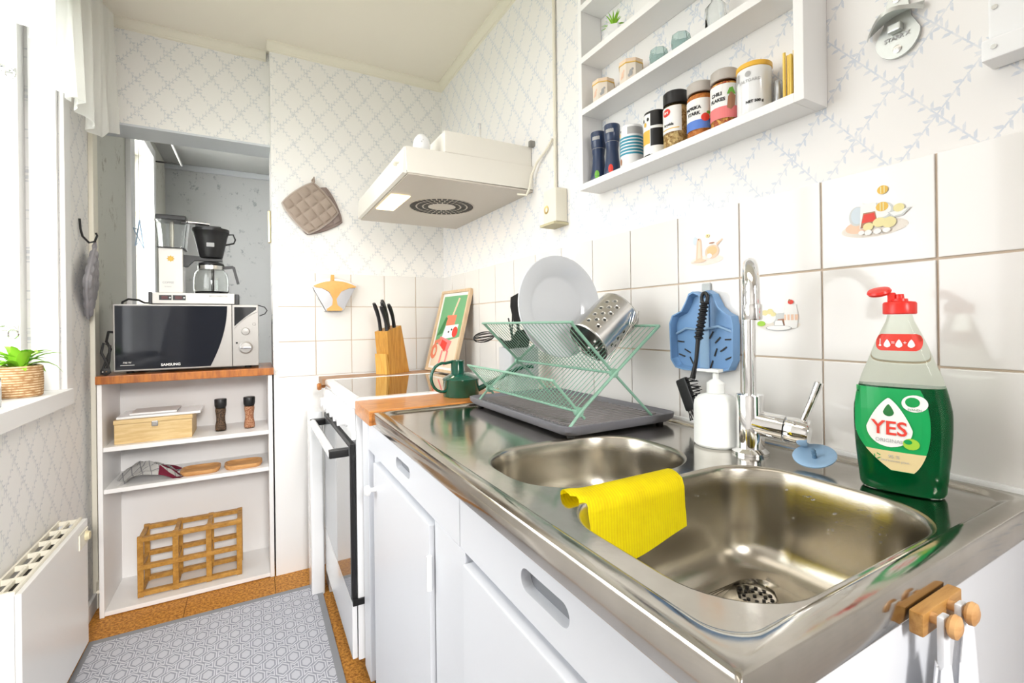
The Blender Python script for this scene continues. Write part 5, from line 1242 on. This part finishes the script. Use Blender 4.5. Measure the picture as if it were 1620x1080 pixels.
# ================================================================ wall rack with spices
rk = thing('spice_rack', 'white wooden open wall rack with three shelves of spices', 'wall shelf', (.80, .71, 1.40))
Xf, Xb = .765, XR-.0005; y0, y1 = .420, 1.000; zb, ztp = 1.399, 2.02
obj('side_board', bx(Xf, Xb, y0, y0+.016, zb, ztp, bev=.001), WHITE, rk); obj('side_board', bx(Xf, Xb, y1-.014, y1, zb, ztp, bev=.001), WHITE, rk)
for z_ in (zb, 1.595, 1.732, 1.870, 2.004): obj('shelf_board', bx(Xf, Xb, y0+.016, y1-.014, z_, z_+.016, bev=.001), WHITE, rk)
S1, S2, S3 = zb+.0165, 1.6115, 1.7485
def cyl_fn(cx, cy, r, ang=0):
    # u measured around, 0 facing the camera side (-x, slightly -y)
    base = math.atan2(-cy*1.0, -cx) if ang is None else ang
    def f(u, v, l):
        a = base+u/r; return Vector((cx+(r+l)*math.cos(a), cy+(r+l)*math.sin(a), v))
    return f
def wrap(b, cx, cy, r, z0, z1, mi, a0=-1.4, a1=1.4, k_=0, base=PI+.45):
    n = 18
    for i in range(n):
        A_ = base+a0+(a1-a0)*i/n; B_ = base+a0+(a1-a0)*(i+1)/n; rr_ = r+.0003*(k_+1)
        vs = [b.verts.new((cx+rr_*math.cos(a), cy+rr_*math.sin(a), z)) for a, z in ((A_, z0), (B_, z0), (B_, z1), (A_, z1))]; b.faces.new(vs).material_index = mi
def cyldec(b, cx, cy, r, poly, mi, k_=1, base=PI+.45):
    decal(b, poly, lambda u, v, l: Vector((cx+(r+l)*math.cos(base+u/r), cy+(r+l)*math.sin(base+u/r), v)), k_, mi)
def cyltext(b, cx, cy, r, s, size, u, v, mi, k_=2, base=PI+.45, bold=.0003):
    text(b, s, size, u, v, lambda uu, vv, l: Vector((cx+(r+l)*math.cos(base+uu/r), cy+(r+l)*math.sin(base+uu/r), vv)), k_, mi, bold=bold)
NAVY = mat('navy_plastic', (.02, .04, .10), .3, coat=.3)
for y_, lab, mm in ((.957, 'tall navy spice grinder with green leaf print, first on the lowest shelf', LEAF), (.904, 'tall navy spice grinder with red print, second on the lowest shelf', INKR)):
    t = thing('spice_grinder', lab, 'spice grinder', (.795, y_, S1), group='navy spice grinders')
    obj('grinder_body', lt((.795, y_, S1), [(.019, 0), (.021, .003), (.021, .012), (.0165, .045), (.0150, .065), (.0165, .080), (.0165, .084), (0, .084)], 24), NAVY, t, smooth=True)
    obj('grinder_top', lt((.795, y_, S1+.0845), [(.0165, 0), (.0185, .004), (.0200, .040), (.0190, .043), (0, .043)], 24), NAVY, t, smooth=True)
    b = NB(); cyldec(b, .795, y_, .0205, ell(.004, S1+.014, .006, .011), 0, 1); wrap(b, .795, y_, .0192, S1+.105, S1+.114, 1, -.5, .6); wrap(b, .795, y_, .0166, S1+.0835, S1+.0845, 1, -1.5, 1.5); flat('body_print', b, [mm, INKGR], t)
# white blue-striped can
t = thing('patterned_shaker', 'white shaker with teal stripes on the lowest rack shelf', 'shaker', (.795, .835, S1), group='patterned shakers')
obj('shaker_body', lt((.795, .835, S1), [(.026, 0), (.0275, .002), (.0275, .090), (.026, .096), (.020, .099), (0, .100)], 28), ENAMEL, t, smooth=True)
b = NB()
for q in range(6): wrap(b, .795, .835, .0275, S1+.026+q*.0075, S1+.0305+q*.0075, 0, -1.6, 1.6)
wrap(b, .795, .835, .0275, S1+.073, S1+.090, 1, -.0, 1.5); cyldec(b, .795, .835, .0275, ell(-.020, S1+.084, .002, .003), 2); cyldec(b, .795, .835, .0275, ell(-.024, S1+.076, .003, .004), 3); cyldec(b, .795, .835, .0275, ell(-.020, S1+.012, .004, .008), 4)
flat('stripe_print', b, [INKT, INKGR, INKK, INKY, INKBR], t)
t = thing('patterned_shaker', 'black, white and yellow bird-patterned shaker on the lowest rack shelf', 'shaker', (.795, .757, S1), group='patterned shakers')
obj('shaker_body', lt((.795, .757, S1), [(.026, 0), (.0275, .002), (.0275, .092), (.026, .098), (.020, .101), (0, .102)], 28), BLACK, t, smooth=True)
b = NB(); wrap(b, .795, .757, .0275, S1+.003, S1+.092, 0, -1.6, -.15); wrap(b, .795, .757, .0275, S1+.026, S1+.056, 1, -1.4, -.2, 1); cyldec(b, .795, .757, .0275, ell(-.010, S1+.080, .003, .004), 2, 2); cyldec(b, .795, .757, .0275, ell(-.024, S1+.080, .003, .004), 2, 2); cyldec(b, .795, .757, .0275, ell(-.018, S1+.070, .004, .005), 1, 3)
wrap(b, .795, .757, .0275, S1+.058, S1+.064, 0, -.15, 1.5); wrap(b, .795, .757, .0275, S1+.002, S1+.020, 0, -.2, 1.5); flat('bird_print', b, [INKW, INKY, INKK], t)
def jar(y, r, h, label, lidm, fill, dec, lidh=.022):
    t = thing('spice_jar', label, 'spice jar', (.793, y, S1), group='spice jars')
    obj('glass_jar', lt((.793, y, S1), [(r-.002, 0), (r, .003), (r, h-lidh-.008), (r-.002, h-lidh-.002), (r-.003, h-lidh), (0, h-lidh)], 28), mat('spice_glass', (1, 1, 1), .02, trans=1, ior=1.08), t, smooth=True)
    obj('contents', lt((.793, y, S1+.002), [(r-.0022, 0), (r-.0015, .002), (r-.0015, h-lidh-.010), (r-.003, h-lidh-.006), (0, h-lidh-.006)], 24), fill, t, smooth=True)
    obj('lid', lt((.793, y, S1+h-lidh+.0005), [(r-.001, 0), (r, .001), (r, lidh-.003), (r-.002, lidh-.001), (0, lidh-.001)], 28), lidm, t, smooth=True)
    b = NB(); ms = dec(b, .793, y, r+.0002, S1); flat('label_print', b, ms, t)
LIDG = mat('taupe_lid', (.50, .46, .42), .35)
def d1(b, cx, cy, r, z):
    wrap(b, cx, cy, r, z+.030, z+.084, 0, -1.3, .7); cyldec(b, cx, cy, r, ell(-.014, z+.072, .010, .008), 1, 2); cyltext(b, cx, cy, r, 'ört', .008, -.014, z+.072, 0, 4); cyltext(b, cx, cy, r, 'krydda', .008, -.009, z+.046, 2); wrap(b, cx, cy, r, z+.036, z+.038, 3, -1.0, .5, 1)
    return [INKW, INKR, INKK, INKY]
jar(.699, .0262, .118, 'spice jar with black lid and herb mix, left of the taupe-lidded jars', BLACK, SP1, d1, .028)
def d2_(b, cx, cy, r, z):
    wrap(b, cx, cy, r, z+.012, z+.072, 0); wrap(b, cx, cy, r, z+.012, z+.030, 1, -1.4, 1.4, 1); cyldec(b, cx, cy, r, ell(.014, z+.033, .008, .008), 2, 3); cyldec(b, cx, cy, r, ell(.020, z+.042, .004, .003), 4, 3)
    cyltext(b, cx, cy, r, 'PAPRIKA', .0088, -.011, z+.054, 3, bold=.0004); cyltext(b, cx, cy, r, 'STARK', .0088, -.009, z+.043, 3, bold=.0004); return [INKW, INKB, INKR, INKK, LEAF]
jar(.636, .0262, .108, 'taupe-lidded paprika spice jar with blue and white label', LIDG, SP2, d2_)
def d3(b, cx, cy, r, z):
    wrap(b, cx, cy, r, z+.012, z+.076, 0); wrap(b, cx, cy, r, z+.012, z+.034, 1, -1.4, 1.4, 1); cyldec(b, cx, cy, r, [(.008, z+.030), (.015, z+.026), (.022, z+.034), (.024, z+.052), (.015, z+.060), (.010, z+.050)], 2, 3); cyldec(b, cx, cy, r, [(.008, z+.055), (.024, z+.055), (.018, z+.068), (.012, z+.066)], 4, 4)
    cyltext(b, cx, cy, r, 'CHILI', .0088, -.011, z+.058, 3, bold=.0004); cyltext(b, cx, cy, r, 'FLAKES', .0088, -.009, z+.047, 3, bold=.0004); return [INKW, INKP, INKBR, INKK, LEAF]
jar(.5815, .0252, .107, 'taupe-lidded chili flakes jar with pink and white label', LIDG, SP3, d3)
t = thing('canister', 'white tub with yellow lid on the lowest rack shelf', 'tub', (.795, .523, S1))
obj('tub_body', lt((.795, .523, S1), [(.027, 0), (.0285, .002), (.0285, .080), (0, .080)], 32), ENAMEL, t, smooth=True)
obj('tub_lid', lt((.795, .523, S1+.0802), [(.0285, 0), (.0295, .001), (.0295, .008), (.028, .0095), (0, .0095)], 32), mat('yellow_lid', (.85, .48, .05), .35), t, smooth=True)
b = NB(); cyltext(b, .795, .523, .0287, 'SALTGARD', .0075, -.004, S1+.056, 0, bold=.0001); cyldec(b, .795, .523, .0287, ell(-.006, S1+.068, .005, .005), 0, 1); cyltext(b, .795, .523, .0287, 'NET 500 g', .0065, .004, S1+.018, 1); wrap(b, .795, .523, .0287, S1+.060, S1+.074, 0, -1.5, -.8); flat('tub_print', b, [INKGR, INKK], t)
o = obj('small_glass', lt((.808, .487, S1), [(.006, 0), (.007, .002), (.007, .050), (.0055, .052), (0, .052)], 16), mat('grey_metal_tube', (.5, .52, .55), .25, .6), None, smooth=True); meta(o, 'slim grey metal tube between tub and yellow straws on the rack', 'tube')
t = thing('pasta_bundle', 'bundle of yellow sticks in a clear bag at the near end of the rack', 'sticks', (.795, .458, S1))
for q in range(14):
    a = q*2.4; rr_ = .0035*math.sqrt(q); obj('stick', tb([(.795+rr_*math.cos(a), .458+rr_*math.sin(a)*1.1, S1), (.795+rr_*math.cos(a), .458+rr_*math.sin(a)*1.1, S1+.078+.004*math.sin(q*3))], .0026, 6), mat('straw_yellow', (.86, .60, .12), .5), t)
# middle shelf: octagonal tins
def tin(y, label):
    t = thing('tea_tin', label, 'tin', (.796, y, S2), group='octagonal tins'); r = .0285
    def oc(z, r_): return [Vector((.796+r_*math.cos(PI/8+i*PI/4), y+r_*math.sin(PI/8+i*PI/4), z)) for i in range(8)]
    b = NB(); ring_loft(b, [oc(S2, r), oc(S2+.044, r)]); obj('tin_body', b, mat('cream_tin', (.80, .72, .62), .35), t)
    b = NB(); ring_loft(b, [oc(S2+.0442, r+.0008), oc(S2+.054, r+.0008), oc(S2+.056, r-.003)]); obj('tin_lid', b, mat('rose_cream_tin', (.82, .64, .48), .35), t)
    b = NB(); ring_loft(b, [oc(S2+.0435, r+.0016), oc(S2+.0455, r+.0016)]); obj('gold_band', b, INKY, t)
    b = NB()
    for fi, mm in ((3, 0), (4, 1)):
        a = fi*PI/4+PI/4*1.0; ap = r*math.cos(PI/8); c = Vector((.796+ap*math.cos(a), y+ap*math.sin(a), S2)); n = Vector((math.cos(a), math.sin(a), 0)); u = Vector((-n.y, n.x, 0))
        f = plane_fn(c, u, (0, 0, 1), n); 
        for e_ in ((0, .020, .004, .008), (.004, .028, .003, .003), (-.004, .014, .003, .004)): decal(b, ell(*e_, 10), f, 1, mm)
    flat('flower_print', b, [INKPE, INKGR], t)
tin(.935, 'cream octagonal tin with gold band, nearer the left end of the middle rack shelf'); tin(.835, 'cream octagonal tin with gold band, right of its twin on the middle rack shelf')
TEALG = mat('teal_tinted_glass', (.62, .76, .74), .05, trans=.8, ior=1.2)
for y_, lab in ((.752, 'left pale teal glass tealight holder on the middle rack shelf'), (.690, 'right pale teal glass tealight holder on the middle rack shelf')):
    o = obj('tealight_holder', lt((.80, y_, S2), [(.016, 0), (.020, .012), (.022, .028), (.018, .044), (.016, .044), (.019, .028), (.016, .012), (0, .006)], 7), TEALG, None); meta(o, lab, 'candle holder', 'tealight holders')
t = thing('cork_bottle', 'small clear glass bottle with a gold cork on the middle rack shelf', 'bottle', (.795, .600, S2))
obj('bottle_glass', lt((.795, .600, S2), [(.018, 0), (.020, .003), (.020, .046), (.010, .058), (.008, .074), (.006, .074), (.007, .058), (.017, .045), (.017, .006), (0, .004)], 20), PLASTIC, t, smooth=True)
obj('cork', lt((.795, .600, S2+.068), [(.0065, 0), (.009, .008), (.009, .018), (0, .019)], 14), INKY, t, smooth=True)
t = thing('air_plant', 'spiky green plant in a white hexagonal pot on the top rack shelf', 'plant', (.797, .895, S3))
b = NB(); ring_loft(b, [[Vector((.797+r_*math.cos(i*PI/3+.2), .895+r_*math.sin(i*PI/3+.2), S3+z)) for i in range(6)] for r_, z in ((.018, 0), (.026, .018), (.022, .036))]); obj('pot', b, ENAMEL, t)
rnd = random.Random(5)
for i in range(24): b = NB(); leaf(b, (.797, .895, S3+.035), rnd.uniform(0, 2*PI), .045*(.6+.4*rnd.random()), .1+1.0*i/24, .004, .3); obj('leaf', b, LEAF2, t)

# ================================================================ bottle opener, wall switch
OPM = mat('cast_aluminium', (.55, .57, .55), .35, .9)
bo = thing('bottle_opener', 'silver wall-mounted bottle opener on the wallpaper right of the rack', 'bottle opener', (.83, .322, 1.47))
FX = ((XR-.0005, 0, 0), (0, 1, 0), (0, 0, 1), (-1, 0, 0))
obj('back_plate', prism(NB(), [(p[0], p[1]) for p in (arc(.322, 1.462, .027, -180, 0, 18, .031)+[(.338, 1.485), (.335, 1.512)]+arc(.322, 1.515, .012, 0, 180, 8)+[(.309, 1.512), (.306, 1.485)])], .006, FX), OPM, bo, auto=30)
b = NB(); pts = [(.292, 1.497), (.322, 1.500), (.352, 1.480), (.358, 1.474)]
rg = []
for i in range(11):
    q = i/10; yy = .290+.068*q; zz = 1.492+.010*math.sin(q*PI)-.012*q; ext = .026*math.sin(q*PI)+.004
    rg.append([Vector((XR-.006, yy, zz+.003)), Vector((XR-.006-ext, yy, zz-.004)), Vector((XR-.006-ext, yy, zz-.010)), Vector((XR-.006, yy, zz-.004))])
ring_loft(b, rg); obj('hood_lip', b, OPM, bo, smooth=True)
obj('catch_tooth', bx(XR-.018, XR-.0066, .314, .330, 1.466, 1.478, bev=.002), OPM, bo)
for z_ in (1.516, 1.443): obj('screw', lt((XR-.0066, .322, z_), [(.0055, 0), (.0055, -.0012), (.003, -.002), (0, -.0015)], 14, axis='X'), STEEL2, bo, smooth=True)
b = NB(); f = plane_fn((XR-.0068, .322, 1.457), (0, -1, 0), (0, 0, 1), (-1, 0, 0)); text(b, 'STARR X', .008, 0, .003, f, bold=.0002); flat('raised_lettering', b, INKGR, bo)
sw = thing('wall_switch_box', 'white surface-mounted double switch box at the top right edge', 'switch', (.81, .14, 1.41))
obj('box', bx(.795, XR-.0005, .03, .224, 1.366, 1.392, bev=.003), ENAMEL, sw, auto=40); obj('switch_face', bx(.800, XR-.0005, .03, .219, 1.3925, 1.46, bev=.004), ENAMEL, sw, auto=40)
for z_ in (1.38, 1.43): obj('screw', lt((.7995 if z_ > 1.39 else .7945, .212, z_), [(.003, 0), (.003, -.001), (0, -.001)], 10, axis='X'), STEEL2, sw)
